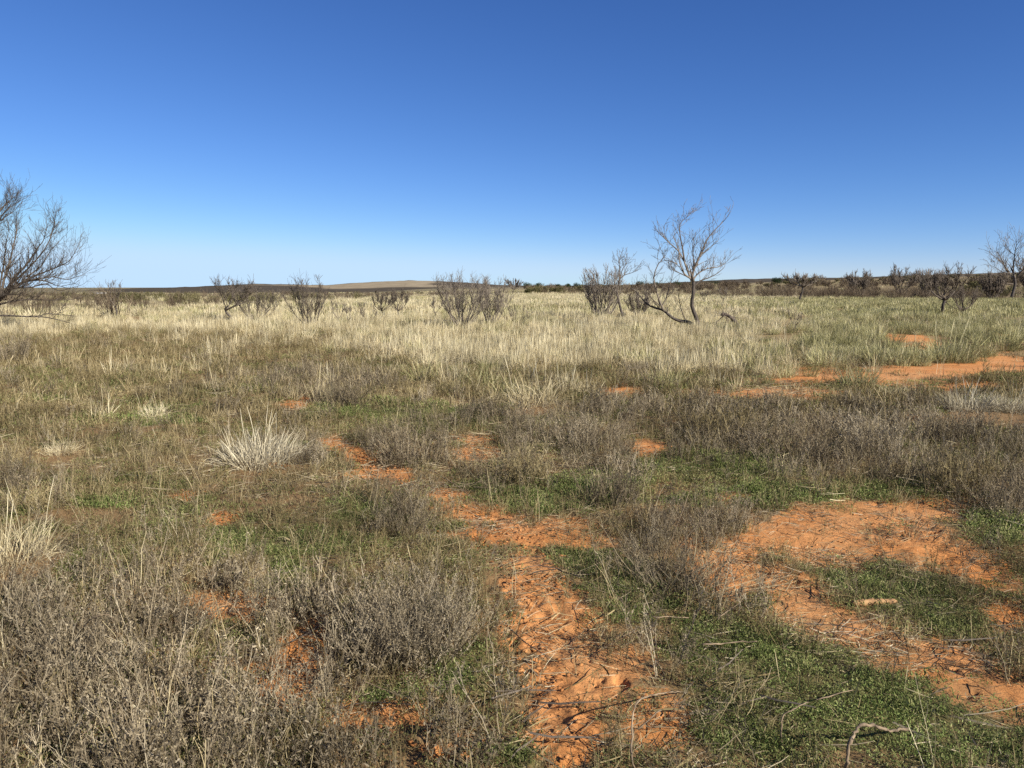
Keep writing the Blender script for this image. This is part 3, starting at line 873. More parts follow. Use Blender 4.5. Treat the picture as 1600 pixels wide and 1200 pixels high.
def traced(base, dep, limbs, twigs, rmin, seed, name, label, bark, jit=.35, twlen=(.35, .9), mx=1, pr=None, cat='tree', group=TREES, shrink=1.0):
    """limbs drawn after the photo's branches, with depth of their own, then twigs grown on them"""
    random.seed(seed)
    T = TreeB(rmin)
    p = dict(DEF, wig=.17, up=.05, nc=(2, 4), ang=(.3, .85), rat=(.45, .8)); p.update(pr or {})
    ends = {}
    bx_, by_ = project(base[0], base[1], base[2])
    for key, par, pts, r0, r1, tr, ntw in limbs:
        P3 = []
        oy = ends.get(par, 0.0)
        slope = random.uniform(-jit, jit)
        acc = 0
        for i, (a, b) in enumerate(pts):
            if i: acc += math.hypot(a - pts[i - 1][0], b - pts[i - 1][1]) / F * dep
            q = PD(bx_ + (a - bx_) * shrink, by_ + (b - by_) * shrink, dep)
            q = q + np.array([0, oy + slope * acc, 0])
            P3.append(q - base)
        ends[key] = oy + slope * acc * .5
        out, rad = limb(T, P3, r0, r1, tr)
        for _ in range(int(ntw * twigs)):
            t = random.uniform(.5, 1) if tr else random.uniform(.14, 1)
            f = t * (len(out) - 1); i = min(int(f), len(out) - 2)
            q = out[i] + (out[i + 1] - out[i]) * (f - i)
            dd = unit(out[i + 1] - out[i])
            dd = unit(dd * .8 + rdir(random.uniform(.3, 1.9)) * .9 + np.array([0, 0, .15]))
            grow(T, q, dd, random.uniform(*twlen), max(rmin, rad[i] * .45), 1, 1 + mx, p)
        grow(T, out[-1], unit(out[-1] - out[-2]), random.uniform(*twlen), max(rmin, rad[-1]), 1, 1 + mx, p)
    return finish(T, base, name, label, cat, group, bark)


# the tall mesquite right of the middle
hb = ground_pt(1094, 516)
hd = hb[1] * CT + (CAMZ - hb[2]) * ST
Z = lambda *p: zc(900, 300, p)
HERO = [('t', None, Z((778, 872), (745, 785), (706, 690), (711, 600), (708, 530)), .085, .058, True, 0),
        ('b', 't', Z((708, 530), (690, 480), (668, 420), (650, 370), (612, 310), (560, 262), (512, 215)), .045, .016, False, 12),
        ('top', 't', Z((655, 380), (650, 300), (641, 220), (640, 150), (655, 110), (700, 70)), .035, .010, False, 9),
        ('a', 't', Z((700, 505), (655, 478), (628, 430), (610, 385), (603, 330), (590, 290)), .040, .012, False, 8),
        ('a2', 't', Z((670, 490), (620, 465), (590, 450), (592, 425)), .02, .008, False, 6),
        ('a3', 't', Z((608, 405), (560, 385), (525, 375), (510, 320)), .02, .008, False, 5),
        ('c', 't', Z((706, 520), (716, 455), (740, 390), (772, 320), (800, 245), (850, 180), (905, 122)), .055, .012, False, 14),
        ('c2', 't', Z((718, 440), (722, 360), (718, 290), (728, 230)), .025, .009, False, 8),
        ('c3', 't', Z((735, 400), (780, 340), (830, 300), (880, 265)), .025, .009, False, 7),
        ('d', 't', Z((712, 520), (745, 478), (790, 448), (840, 432), (900, 425), (945, 400)), .035, .010, False, 9),
        ('e', 't', Z((722, 560), (770, 520), (830, 500), (890, 470), (940, 430)), .030, .010, False, 7),
        ('l', None, Z((778, 870), (735, 830), (690, 806), (640, 800), (590, 778), (530, 728), (480, 712), (430, 690), (390, 650)), .085, .028, True, 5),
        ('l2', 'l', Z((530, 728), (505, 680), (478, 615), (455, 545), (447, 480), (470, 410), (492, 380)), .045, .012, False, 10),
        ('l3', 'l', Z((515, 700), (545, 640), (560, 570), (580, 500)), .03, .010, False, 8),
        ('l4', 'l', Z((690, 806), (660, 750), (638, 690), (632, 655)), .025, .010, False, 5),
        ('l5', 'l', Z((500, 690), (455, 650), (430, 610)), .022, .010, False, 5),
        ('l6', 'l', Z((440, 695), (415, 660), (410, 615)), .022, .010, False, 5)]
traced(hb, hd, HERO, 1.35, .0046, 21, 'bare_tree', 'tallest bare mesquite tree, two trunks forking low, standing in the pale meadow', M_BARK, mx=2, twlen=(.25, .6), pr=dict(nc=(2, 3)), shrink=.90)

# the wide tree that comes in at the left edge
lb = ground_pt(-34, 512)
ld = lb[1] * CT + (CAMZ - lb[2]) * ST
Z = lambda *p: zc(0, 260, p)
LT = [('t', None, Z((-140, 1010), (-110, 930), (-60, 860), (0, 800), (40, 760)), .16, .09, True, 0),
      ('t2', None, Z((-140, 1010), (-150, 850), (-130, 650), (-100, 480)), .14, .06, True, 6),
      ('a', 't', Z((0, 800), (60, 735), (130, 690), (210, 665), (290, 668), (340, 690)), .08, .016, False, 20),
      ('b', 't', Z((40, 760), (90, 690), (160, 610), (230, 540), (300, 440), (350, 380), (378, 290)), .06, .010, False, 22),
      ('c', 't', Z((20, 775), (40, 650), (75, 540), (95, 440), (120, 330), (118, 240)), .06, .010, False, 22),
      ('d', 't', Z((150, 690), (230, 640), (310, 600), (390, 560), (450, 520), (485, 440)), .045, .010, False, 20),
      ('e', 't', Z((210, 665), (300, 650), (390, 640), (470, 660), (540, 640)), .035, .009, False, 15),
      ('f', 't2', Z((-130, 650), (-60, 520), (0, 400), (20, 260), (60, 150), (120, 90)), .06, .010, False, 22),
      ('g', 't2', Z((-110, 520), (-60, 380), (-30, 260), (0, 160), (70, 80)), .05, .010, False, 18),
      ('h', 't', Z((60, 730), (140, 720), (240, 715), (340, 690), (430, 740), (545, 715)), .035, .009, False, 14),
      ('i', 't', Z((-40, 850), (60, 820), (160, 805), (260, 810), (380, 810)), .045, .010, False, 14),
      ('k', 't', Z((100, 690), (180, 560), (240, 420), (250, 300), (245, 250)), .045, .009, False, 18),
      ('m', 't', Z((200, 640), (300, 570), (360, 470), (400, 420)), .03, .009, False, 14),
      ('j', 't', Z((-110, 930), (0, 920), (150, 928), (290, 936), (430, 975)), .05, .014, True, 5),
      ('n', 't', Z((290, 936), (330, 905), (420, 915)), .022, .012, True, 5),
      ('o', 't2', Z((-150, 850), (-300, 700), (-420, 600), (-520, 480)), .08, .012, False, 20),
      ('p', 't2', Z((-140, 700), (-260, 480), (-330, 300), (-340, 180)), .07, .012, False, 20),
       ('r', 't2', Z((-100, 480), (-40, 330), (15, 230), (75, 170)), .04, .009, False, 18),
       ('s', 't', Z((0, 760), (35, 600), (60, 460), (80, 340)), .045, .009, False, 18),
       ('u', 't', Z((-20, 830), (80, 775), (200, 765), (340, 775)), .04, .009, False, 16),
       ('v', 't', Z((20, 770), (10, 620), (-10, 480), (-5, 360)), .045, .009, False, 16),
       ('q', 't', Z((-110, 960), (-40, 985), (20, 1000)), .045, .03, True, 2)]
traced(lb, ld, LT, 1.6, .0037, 33, 'bare_tree', 'wide spreading bare tree with dense thin twigs at the left edge', M_BARK, .5, (.35, .8), 2, dict(nc=(2, 4), wig=.16, up=.07), shrink=.87)

# further bare trees and bushes in the meadow (photo positions of foot, top, breadth)
UPB = dict(up=.16, ang=(.25, .7), wig=.18)
wild_tree(181, 499, 437, 34, 'small thin bare tree, the first to the right of the edge tree', mx=2, seed=1, pr=dict(nc=(3, 4)))
wild_tree(368, 503, 424, 62, 'bare tree with a dark bent trunk and two tufted tops on the left', lean=-.5, seed=2, mx=3, tf=.22)
wild_tree(402, 502, 446, 78, 'broad low bare bush close beside the bent tree', trunks=3, seed=3, mx=3, name='bare_bush', cat='bush', bark=M_BARKPALE)
wild_tree(484, 513, 430, 62, 'rounded bare bush with a thick split trunk left of the thin saplings', trunks=3, seed=4, mx=3, name='bare_bush', cat='bush', tr=.45)
wild_tree(525, 511, 466, 26, 'thin leaning sapling, the taller of two beside the split trunk bush', mx=2, seed=5, lean=.25, name='bare_sapling', cat='sapling', pr=dict(nc=(2, 3)), group='thin saplings in the meadow')
wild_tree(546, 511, 472, 16, 'thin upright sapling, the shorter of two beside the split trunk bush', mx=2, seed=6, name='bare_sapling', cat='sapling', pr=dict(nc=(2, 3)), group='thin saplings in the meadow')
wild_tree(574, 506, 466, 40, 'small arching bare bush between the saplings and the two stemmed tree', trunks=3, mx=2, seed=7, name='bare_bush', cat='bush')
wild_tree(600, 498, 452, 30, 'slanting dark stem growing against the stouter stem right of it', lean=-.2, seed=8, mx=3)
wild_tree(622, 499, 449, 34, 'stout little bare tree with a bushy top left of the big bush', trunks=1, tr=.45, seed=9, mx=3)
wild_tree(680, 502, 462, 20, 'tiny bare sapling just left of the biggest bush', mx=2, seed=10, name='bare_sapling', cat='sapling', group='thin saplings in the meadow')
wild_tree(722, 514, 422, 74, 'biggest bare bush, many upright stems, its twigs standing above the horizon', trunks=7, tr=.6, seed=11, mx=3, name='bare_bush', cat='bush', pr=dict(UPB, nc=(3, 4)))
wild_tree(768, 510, 432, 60, 'grey bare bush grown into the right side of the biggest bush', trunks=5, tr=.55, seed=12, mx=3, name='bare_bush', cat='bush', bark=M_BARKPALE, pr=dict(UPB, nc=(3, 4)))
wild_tree(806, 512, 474, 56, 'low scrubby bush right of the biggest bush, its twigs below the horizon', trunks=6, tr=.5, seed=13, mx=2, name='bare_bush', cat='bush', bark=M_BARKPALE, twig=M_TWIG)
wild_tree(938, 498, 417, 58, 'spreading bare bush with upright rods left of the crooked tree', trunks=5, tr=.55, seed=14, mx=3, thick=1.3, name='bare_bush', cat='bush', pr=UPB)
b = ground_pt(974, 497); dd_ = b[1] * CT + (CAMZ - b[2]) * ST
Z = lambda *p: zc(900, 300, p)
traced(b, dd_, [('t', None, Z((296, 790), (280, 735), (262, 665), (250, 610), (262, 540), (268, 520)), .075, .045, True, 2),
                ('s', 't', Z((260, 665), (235, 710), (205, 755), (160, 752)), .04, .02, True, 4),
                ('a', 't', Z((268, 520), (270, 460), (265, 400), (268, 375)), .035, .01, False, 10),
                ('c', 't', Z((268, 520), (300, 490), (345, 475), (385, 460)), .03, .009, False, 9),
                ('e', 't', Z((268, 525), (290, 450), (320, 410)), .03, .009, False, 10),
                ('f', 't', Z((262, 545), (240, 490), (235, 430)), .02, .009, False, 6)], 1.0, .006, 44, 'bare_tree', 'slender crooked tree with a small tufted crown left of the tallest tree', M_BARK, .3, (.25, .5), 2, dict(nc=(2, 3)), shrink=.9)
wild_tree(998, 494, 452, 40, 'grey bare bush between the crooked tree and the tallest tree', trunks=4, seed=15, mx=3, thick=1.2, name='bare_bush', cat='bush')
wild_tree(1100, 474, 452, 16, 'tiny bare sapling behind the tallest tree', mx=2, seed=16, name='bare_sapling', cat='sapling', group='thin saplings in the meadow')
wild_tree(1130, 475, 448, 20, 'small bare sapling behind the broken branch', mx=2, seed=17, name='bare_sapling', cat='sapling', group='thin saplings in the meadow')
wild_tree(1241, 518, 484, 20, 'single crooked sapling in the yellowish grass right of the broken branch', mx=2, seed=18, lean=.2, name='bare_sapling', cat='sapling', pr=dict(nc=(2, 2)), group='thin saplings in the meadow')
wild_tree(1251, 472, 425, 52, 'dark tree with a single stem and a flat rounded top, alone in the meadow', seed=19, mx=3, tf=.5, flat=.1, thick=1.4)
wild_tree(1343, 462, 421, 46, 'bare tree of rounded outline, first right of the flat topped tree', depth=125, trunks=3, seed=20, mx=3, pr=UPB, thick=1.2)
wild_tree(1404, 462, 414, 52, 'bare tree with a peaked top between two dark bushes on the right', depth=118, trunks=2, seed=21, mx=3, pr=UPB, thick=1.2)
wild_tree(1470, 493, 411, 66, 'dark trunked bare tree standing in front of the brush on the right', trunks=1, tr=.5, seed=22, mx=3, thick=1.3, pr=dict(lo=.45))
wild_tree(1496, 492, 440, 66, 'forked bare tree leaning right, beside the dark trunked tree', trunks=2, lean=.35, tr=.5, seed=23, mx=3, thick=1.1)
wild_tree(1452, 464, 418, 40, 'upright bare bush behind the dark trunked tree', depth=108, trunks=4, seed=24, mx=3, pr=UPB, name='bare_bush', cat='bush')
b = ground_pt(1580, 468, 96); d_ = b[1] * CT + (CAMZ - b[2]) * ST
Z = lambda *p: zc(1200, 340, p)
traced(b, d_, [('t', None, Z((1522, 512), (1528, 470), (1540, 410), (1535, 360)), .22, .15, True, 0),
               ('a', 't', Z((1535, 360), (1510, 325), (1485, 280), (1470, 220), (1442, 150)), .12, .03, False, 12),
               ('c', 't', Z((1535, 360), (1532, 280), (1545, 170), (1556, 115)), .11, .03, False, 14),
               ('e', 't', Z((1500, 310), (1430, 235), (1375, 200)), .07, .02, False, 8),
               ('f', 't', Z((1538, 370), (1590, 270), (1640, 170), (1660, 120)), .10, .03, False, 14),
               ('g', 't', Z((1520, 335), (1450, 310), (1385, 270)), .06, .02, False, 8),
               ('h', 't', Z((1545, 190), (1510, 160), (1490, 120)), .05, .02, False, 6),
               ('i', 't', Z((1560, 330), (1640, 280), (1720, 230)), .08, .02, False, 10),
               ('k', 't', Z((1535, 400), (1450, 390), (1370, 350)), .06, .02, False, 8)], 1.3, .012, 25, 'bare_tree', 'big bare tree with a tall open crown at the right edge', M_BARK, .4, (.8, 1.7), 2, dict(nc=(2, 3)), shrink=.86)
wild_tree(1612, 466, 395, 60, 'bare tree half cut off by the right edge', depth=98, trunks=3, seed=26, mx=3, pr=UPB, thick=1.3)
wild_tree(1548, 466, 424, 46, 'dark tangled bush at the foot of the big tree on the right', depth=92, trunks=6, seed=27, mx=3, name='bare_bush', cat='bush', thick=1.6)


# the broken branch that lies propped beside the tall tree
b = ground_pt(1136, 513); d_ = b[1] * CT + (CAMZ - b[2]) * ST
Z = lambda *p: zc(900, 300, p)
random.seed(5)
T = TreeB(.006)
for pts, r0, r1 in ((Z((1030, 855), (1000, 810), (960, 775), (930, 762), (920, 768)), .075, .06), (Z((960, 775), (1010, 788)), .03, .014), (Z((985, 790), (970, 840)), .03, .012),
                    (Z((925, 765), (885, 810), (860, 860)), .022, .010), (Z((935, 765), (950, 810), (975, 830)), .02, .008)):
    P3 = [PD(a_, b_, d_) - b + np.array([0, random.uniform(-.25, .25), 0]) for a_, b_ in pts]
    out, rad = limb(T, P3, r0, r1)
    for _ in range(6):
        i = random.randrange(len(out) - 1)
        grow(T, out[i], rdir(random.uniform(.8, 2.6)), random.uniform(.2, .5), .008, 1, 2, dict(DEF, nc=(1, 2)))
root = link('broken_branch', None, None, b); tag(root, 'dark broken branch propped in the grass at the right of the tallest tree', 'branch')
link('limb', T.tr.mesh('limb', M_DARKSTICK), root); link('twigs', T.cr.mesh('twigs', M_TWIG), root)


# evergreen trees on the horizon
def evergreen(px, top, width, depth, label, seed):
    random.seed(seed)
    b = ground_pt(px, 449, depth)
    _, pb = project(b[0], b[1], b[2])
    H, Wd = max(2.5, (pb - top) / F * depth), width / F * depth
    R = Ribbons()
    lobes = [(random.uniform(-.3, .3) * Wd, random.uniform(-.3, .3) * Wd, H * random.uniform(.4, .75), random.uniform(.2, .32)) for _ in range(9)]
    for _ in range(900):
        lx, ly, lz, s = random.choice(lobes)
        v = unit(np.array([random.gauss(0, 1), random.gauss(0, 1), random.gauss(0, 1)])) * random.random() ** .33
        p = np.array([lx + v[0] * s * Wd, ly + v[1] * s * Wd, min(H, max(.3, lz + v[2] * s * H * .9))])
        d = rdir(random.uniform(0, 3)) * H * .07
        R.add([p, p + d * .5, p + d], np.array([.3, 1, .3]) * H * .05, random.random())
    T = TreeB(.05)
    T.tr.add([(0, 0, -.3), (0, 0, H * .3), (Wd * .05, 0, H * .6)], [H * .04, H * .03, H * .015], 6)
    root = link('evergreen_tree', None, None, b); tag(root, label, 'tree', 'dark evergreens on the horizon')
    link('trunk', T.tr.mesh('trunk', M_BARK), root); link('crown', R.mesh('crown', M_EVER), root)


for k, (px_, tp, w, dp, lab) in enumerate([
        (825, 440, 15, 400, 'dark rounded evergreen on the horizon, left one of a close pair'),
        (842, 440, 18, 390, 'dark rounded evergreen on the horizon, right one of a close pair'),
        (870, 443, 12, 450, 'small evergreen on the horizon just right of the close pair'),
        (888, 442.5, 9, 450, 'narrow evergreen on the horizon left of the spreading bush with rods'),
        (902, 441, 14, 420, 'wider evergreen on the horizon left of the spreading bush with rods'),
        (1000, 438, 16, 380, 'evergreen on the horizon right of the crooked tree'),
        (1022, 440, 18, 380, 'evergreen on the horizon just left of the tallest tree'),
        (1058, 439, 16, 360, 'evergreen on the horizon behind the low limbs of the tallest tree'),
        (1115, 437, 26, 360, 'broad evergreen on the horizon right of the tallest tree trunk'),
        (1215, 433, 20, 300, 'evergreen on the horizon left of the flat topped tree')]):
    evergreen(px_, tp, w, dp, lab, 300 + k)
wild_tree(803, 449, 435, 26, 'bare tree on the horizon left of the evergreen pair', depth=330, trunks=3, seed=28, mx=3, pr=UPB, group='bare trees on the horizon', thick=1.0)

# a white farm building far off at the left
bx = ground_pt(158, 456.5, 900); bx[2] = tz(bx[0], bx[1]) - .2
wl, dp, hh = 13.0, 8.0, 1.5
root = link('farm_building', None, None, bx); tag(root, 'tiny long white building far away under the left ridge', 'building')
x0, x1, y0, y1 = -wl / 2, wl / 2, -dp / 2, dp / 2
M_WHITE = bpy.data.materials.new('white_paint'); M_WHITE.use_nodes = True
M_WHITE.node_tree.nodes['Principled BSDF'].inputs['Base Color'].default_value = (.62, .60, .56, 1)
M_ROOF = bpy.data.materials.new('pale_metal_roof'); M_ROOF.use_nodes = True
M_ROOF.node_tree.nodes['Principled BSDF'].inputs['Base Color'].default_value = (.50, .49, .47, 1)
V = [(x0, y0, -1), (x1, y0, -1), (x1, y1, -1), (x0, y1, -1), (x0, y0, hh), (x1, y0, hh), (x1, y1, hh), (x0, y1, hh), (x0, 0, hh + .6), (x1, 0, hh + .6)]
link('wall', fast_mesh('wall', V, [(0, 1, 5, 4), (1, 2, 6, 5), (2, 3, 7, 6), (3, 0, 4, 7)], [(4, 7, 8), (5, 9, 6)], M_WHITE), root)
e = .5
V = [(x0 - e, y0 - e, hh - .1), (x1 + e, y0 - e, hh - .1), (x1 + e, 0, hh + .72), (x0 - e, 0, hh + .72), (x0 - e, y1 + e, hh - .1), (x1 + e, y1 + e, hh - .1)]
V += [(a_, b_, c_ + .15) for a_, b_, c_ in V]
link('roof', fast_mesh('roof', V, [(0, 1, 2, 3), (3, 2, 5, 4), (6, 9, 8, 7), (9, 10, 11, 8), (0, 6, 7, 1), (4, 5, 11, 10), (0, 3, 9, 6), (3, 4, 10, 9), (1, 7, 8, 2), (2, 8, 11, 5)], None, M_ROOF), root)


# ------------------------------------------------------------------ shrubs and tussocks one can point at
def shrub_mesh(n, H, Rd, name, tilt=.55, ntw=9, seed=0, leaves=3, droop=0.0, mat=None, wm=1.0):
    random.seed(seed)
    St, Tw = Ribbons(), Ribbons()
    for _ in range(n):
        a, q = random.uniform(0, 6.283), Rd * .45 * math.sqrt(random.random())
        tl = min(1.35, abs(random.gauss(0, tilt)))
        aa = a + random.gauss(0, .6)
        d = np.array([math.cos(aa) * math.sin(tl), math.sin(aa) * math.sin(tl), math.cos(tl)])
        h = H * random.uniform(.6, 1.08) / max(.75, math.cos(tl)) * (1 if tl < .9 else .8)
        pts = curve_pts((math.cos(a) * q, math.sin(a) * q, -.01), d, h, 6, .05 - droop, .13)
        tn = random.random() * .7
        St.add(pts, np.array([.0042, .0038, .0032, .0026, .002, .0012]) * wm, tn)
        for _ in range(ntw):
            t = random.uniform(.25, 1) * 5; i = min(int(t), 4); p = pts[i] + (pts[i + 1] - pts[i]) * (t - i)
            dd = unit(unit(pts[i + 1] - pts[i]) + rdir(random.uniform(.4, 1.5)))
            tp = curve_pts(p, dd, H * random.uniform(.08, .26), 4, .05, .22)
            tt = min(1, tn + random.uniform(-.1, .4))
            Tw.add(tp, np.array([.0024, .002, .0017, .001]) * wm, tt)
            for _ in range(leaves):
                lp = tp[random.randint(1, 3)] + np.array([random.gauss(0, .004) for _ in range(3)])
                ldr = rdir(random.uniform(.1, 2.4)) * random.uniform(.006, .014) * wm
                Tw.add([lp, lp + ldr * .5, lp + ldr], np.array([.002, .005, .002]) * wm, random.random() * .7)
    return St.mesh(name + '_stems', mat), Tw.mesh(name + '_twigs', mat)


def place_shrub(ms, px, py, wpx, label, s_of, group, name='dry_shrub', cat='shrub', hs=1.0, rz=None, part=('stems', 'twigs')):
    b = ground_pt(px, py)
    dep = b[1] * CT + (CAMZ - b[2]) * ST
    s = wpx / F * dep / s_of
    root = link(name, None, None, b); tag(root, label, cat, group)
    root.rotation_euler = (0, 0, random.uniform(0, 6.28) if rz is None else rz); root.scale = (s, s, s * hs)
    for nm, m in zip(part, ms): link(nm, m, root)
    return root


big = shrub_mesh(240, .42, .44, 'big_shrub', .46, 10, 51, 4, 0, M_GREYWEED)
place_shrub(big, 648, 1030, 270, 'big rounded grey dead shrub in the near middle, dark on its left side', .86, 'grey dead shrubs', rz=.4)
tang = shrub_mesh(130, .50, .50, 'tangle', .95, 8, 52, 1, .05, M_GREYWEED)
place_shrub(tang, 1060, 925, 300, 'loose grey shrub of long stems leaning right between the two bare soil patches', 1.15, 'grey dead shrubs', rz=1.1, hs=.72)
random.seed(88)
LS_ = Ribbons()
for _ in range(46):
    a = random.gauss(.15, .55)
    tl = random.uniform(.25, 1.15)
    d = np.array([math.cos(a) * math.sin(tl), math.sin(a) * math.sin(tl) * .8, math.cos(tl)])
    pts = curve_pts((random.gauss(0, .09), random.gauss(0, .09), 0), d, random.uniform(.35, .75), 7, -.04, .07)
    LS_.add(pts, np.array([1, .95, .9, .8, .7, .55, .3]) * .0042, random.uniform(.2, 1))
LS_m = LS_.mesh('long_stems', M_STRAW)
for o_ in list(bpy.data.objects):
    if o_.get('label', '').startswith('loose grey shrub'):
        lo_ = link('long_stems', LS_m, o_); lo_.rotation_euler = (0, 0, -1.1)
sm = [shrub_mesh(95, .32, .36, 'shrub', (.55, .8, 1.0)[k], 8, 53 + k, 2, .03 * k, (M_GREYWEED, M_BROWNWEED, M_GREYWEED)[k], 1.25) for k in range(3)]
SG = 'grey dead shrubs'
random.seed(77)
for k, (px_, py_, w, lab, hs) in enumerate([
        (655, 722, 170, 'dark grey shrub beside the strip of bare soil that leads away', .9),
        (820, 750, 150, 'grey shrub just right of the small round mound of bare soil', .9),
        (632, 830, 130, 'grey upright shrub in front of the bare soil strip', 1.2),
        (470, 722, 80, 'small grey shrub at the right foot of the white bunch grass', .9),
        (50, 800, 130, 'dark shrub behind the pale straw tuft at the left edge', 1.0),
        (900, 700, 150, 'low grey shrub in the middle below the cream grass tuft', .8),
        (960, 790, 150, 'grey shrub behind the loose leaning shrub', 1.0),
        (1120, 690, 190, 'wide grey shrub left of the centre of the long shrub thicket', .9),
        (1240, 720, 200, 'wide grey shrub in the middle of the long shrub thicket', .9),
        (1365, 710, 170, 'grey shrub on the right half of the long shrub thicket', .9),
        (1500, 770, 150, 'tall dark shrub at the right with black shade under its left side', 1.25),
        (1580, 800, 150, 'tall dark shrub cut by the right edge', 1.2),
        (1470, 690, 150, 'grey shrub in front of the long pale tussock at the right', .9),
        (1200, 970, 130, 'flattened grey shrub lying over the green weeds', .45),
        (270, 985, 190, 'grey weed bush near the left, behind the thick dead stalks', 1.0),
        (120, 1030, 200, 'thick grey weed bush in the near left corner', 1.1),
        (470, 1190, 200, 'grey weed bush at the bottom edge left of the bare soil', .9),
        (745, 1195, 130, 'small grey weed bush at the bottom edge beside the bare soil', .7),
        (990, 590, 60, 'small dark shrub at the front edge of the meadow', 1.1),
        (1130, 597, 70, 'low dark shrub left of the far bare soil patch', .8),
        (540, 640, 120, 'dark low shrub at the far end of the bare soil strip', .9),
        (20, 565, 110, 'dark shrub beyond the brown weeds at the left edge', 1.0)]):
    place_shrub(sm[k % 3], px_, py_, w, lab, .80, SG, hs=hs)


def tussock_mesh(n, H, Rd, name, mat, tilt=.5, w=.0045, droop=.2, stalks=8, seed=0):
    random.seed(seed)
    B, S_ = Ribbons(), Ribbons()
    for _ in range(n):
        a, q = random.uniform(0, 6.283), Rd * .5 * math.sqrt(random.random())
        tl = min(1.45, abs(random.gauss(0, tilt)) + .03); aa = a + random.gauss(0, .5)
        d = np.array([math.cos(aa) * math.sin(tl), math.sin(aa) * math.sin(tl), math.cos(tl)])
        pts = curve_pts((math.cos(a) * q, math.sin(a) * q, -.01), d, H * random.uniform(.5, 1.05), 6, -droop * random.random(), .08)
        ww = w * random.uniform(.6, 1.3)
        B.add(pts, np.array([1, 1, .9, .75, .5, .2]) * ww, random.random())
    for _ in range(stalks):
        a, q = random.uniform(0, 6.283), Rd * .5 * math.sqrt(random.random())
        pts = curve_pts((math.cos(a) * q, math.sin(a) * q, 0), rdir(abs(random.gauss(0, .22))), H * random.uniform(1.1, 1.55), 6, 0, .04)
        S_.add(pts, np.array([.55, .5, .5, .45, .8, .3]) * w, .7 + .3 * random.random())
    return B.mesh(name + '_blades', mat), S_.mesh(name + '_stalks', mat)


TG = 'bunch grass tussocks among the weeds'
tw = [tussock_mesh(1100, .29, .42, 'white_tussock', M_TUSS, .85, .0048, .45, 9, 61), tussock_mesh(700, .33, .40, 'cream_tussock', M_PALE, .85, .0046, .5, 6, 62), tussock_mesh(420, .34, .4, 'olive_tussock', M_OLIVE, .7, .0060, .25, 5, 63)]
BP = ('blades', 'stalks')
for (k, px_, py_, w, lab, hs) in [
        (0, 405, 724, 165, 'bright whitish bunch grass with tall stalks left of the bare soil strip', 1.0),
        (0, 450, 712, 90, 'shorter whitish bunch grass grown against the bright one', .75),
        (1, 832, 632, 135, 'cream grass tuft alone in the grey weeds near the middle', .95),
        (1, 240, 652, 64, 'cream grass tuft among brown weeds on the left', 1.1),
        (1, 28, 880, 170, 'large pale straw tuft at the left edge', 1.1),
        (1, 95, 705, 70, 'yellowish grass tuft standing behind the left edge straw tuft', .9),
        (0, 1510, 640, 120, 'long pale tussock at the right, left half of a close pair', .8),
        (0, 1580, 642, 110, 'long pale tussock at the right edge, right half of a close pair', .8),
        (2, 1340, 604, 86, 'round grey green tussock in the middle of the far bare soil', 1.0),
        (2, 1185, 604, 70, 'low green tussock left of the far bare soil', .7),
        (2, 1040, 606, 90, 'olive tussock at the front of the meadow below the tallest tree', .9),
        (2, 1290, 572, 90, 'shaded olive tussock just behind the far bare soil', .8),
        (2, 1490, 553, 110, 'dark footed tussock between two far strips of bare soil', .8),
        (2, 1560, 547, 90, 'olive tussock at the right edge beyond the far bare soil', .8),
        (1, 1400, 620, 80, 'yellow tuft in front of the far bare soil', .7),
        (1, 1010, 560, 80, 'pale tuft at the front of the meadow, tallest of that edge', .9),
        (1, 680, 575, 80, 'pale tuft where the meadow steps back at the middle', .9)]:
    place_shrub(tw[k], px_, py_, w, lab, .72, TG, 'grass_tussock', 'grass tussock', hs, part=BP)


# ------------------------------------------------------------------ sticks and stalks lying about
def stick(pts, r0, r1, label, mat, name='dry_stalk', cat='stalk', sides=6, group='loose stalks and sticks'):
    W3 = [G(a_, b_, h_) for a_, b_, h_ in pts]
    z0 = np.array([tz(w[0], w[1]) for w in W3])
    b = np.array(W3[0])
    b[2] = z0[0]
    P3 = []
    for w, z in zip(W3, z0):
        P3.append(np.array([w[0] - b[0], w[1] - b[1], w[2] + z - b[2]]))
    T = TreeB(.0005)
    out, rad = limb(T, P3, r0 * .55, r1 * .55, True, sides, 6)
    lst = list(T.tr.g.values())[0]
    pp, rr_, tn_ = lst[0]
    for q in range(1, len(pp) - 1): pp[q] += np.array([random.gauss(0, 1) for _ in range(3)]) * r0 * .28
    lst[0] = (pp, rr_ * np.array([random.uniform(.7, 1.35) for _ in rr_]), tn_)
    o = link(name, T.tr.mesh(name, mat), None, b)
    return tag(o, label, cat, group)


random.seed(9)
stick([(559, 1055, .05), (604, 1078, .04), (641, 1091, .03), (686, 1092, .02)], .0045, .003, 'curved pale stalk lying in front of the big rounded grey shrub', M_STICK)
stick([(508, 1101, .01), (576, 1095, .03), (644, 1101, .02)], .005, .003, 'brown stalk lying below the curved pale stalk', M_DARKSTICK)
stick([(760, 1033, .0), (761, 993, .12), (774, 945, .25)], .004, .002, 'upright pale stalk at the right side of the big rounded grey shrub', M_STICK)
stick([(751, 1044, .03), (805, 1034, .07)], .004, .003, 'short white stalk reaching from the green weeds over bare soil', M_STICK)
stick([(1000, 1215, .0), (987, 1197, .05), (989, 1123, .16), (1005, 1098, .17), (1042, 1087, .08), (1067, 1084, .0)], .006, .005, 'arched pale root standing out of the bare soil at the bottom', M_STICK, 'arched_root', 'root')
stick([(931, 1024, .0), (999, 982, .10)], .005, .003, 'grey stick slanting up from the bare soil below the loose shrub', M_STICK, 'stick', 'stick')
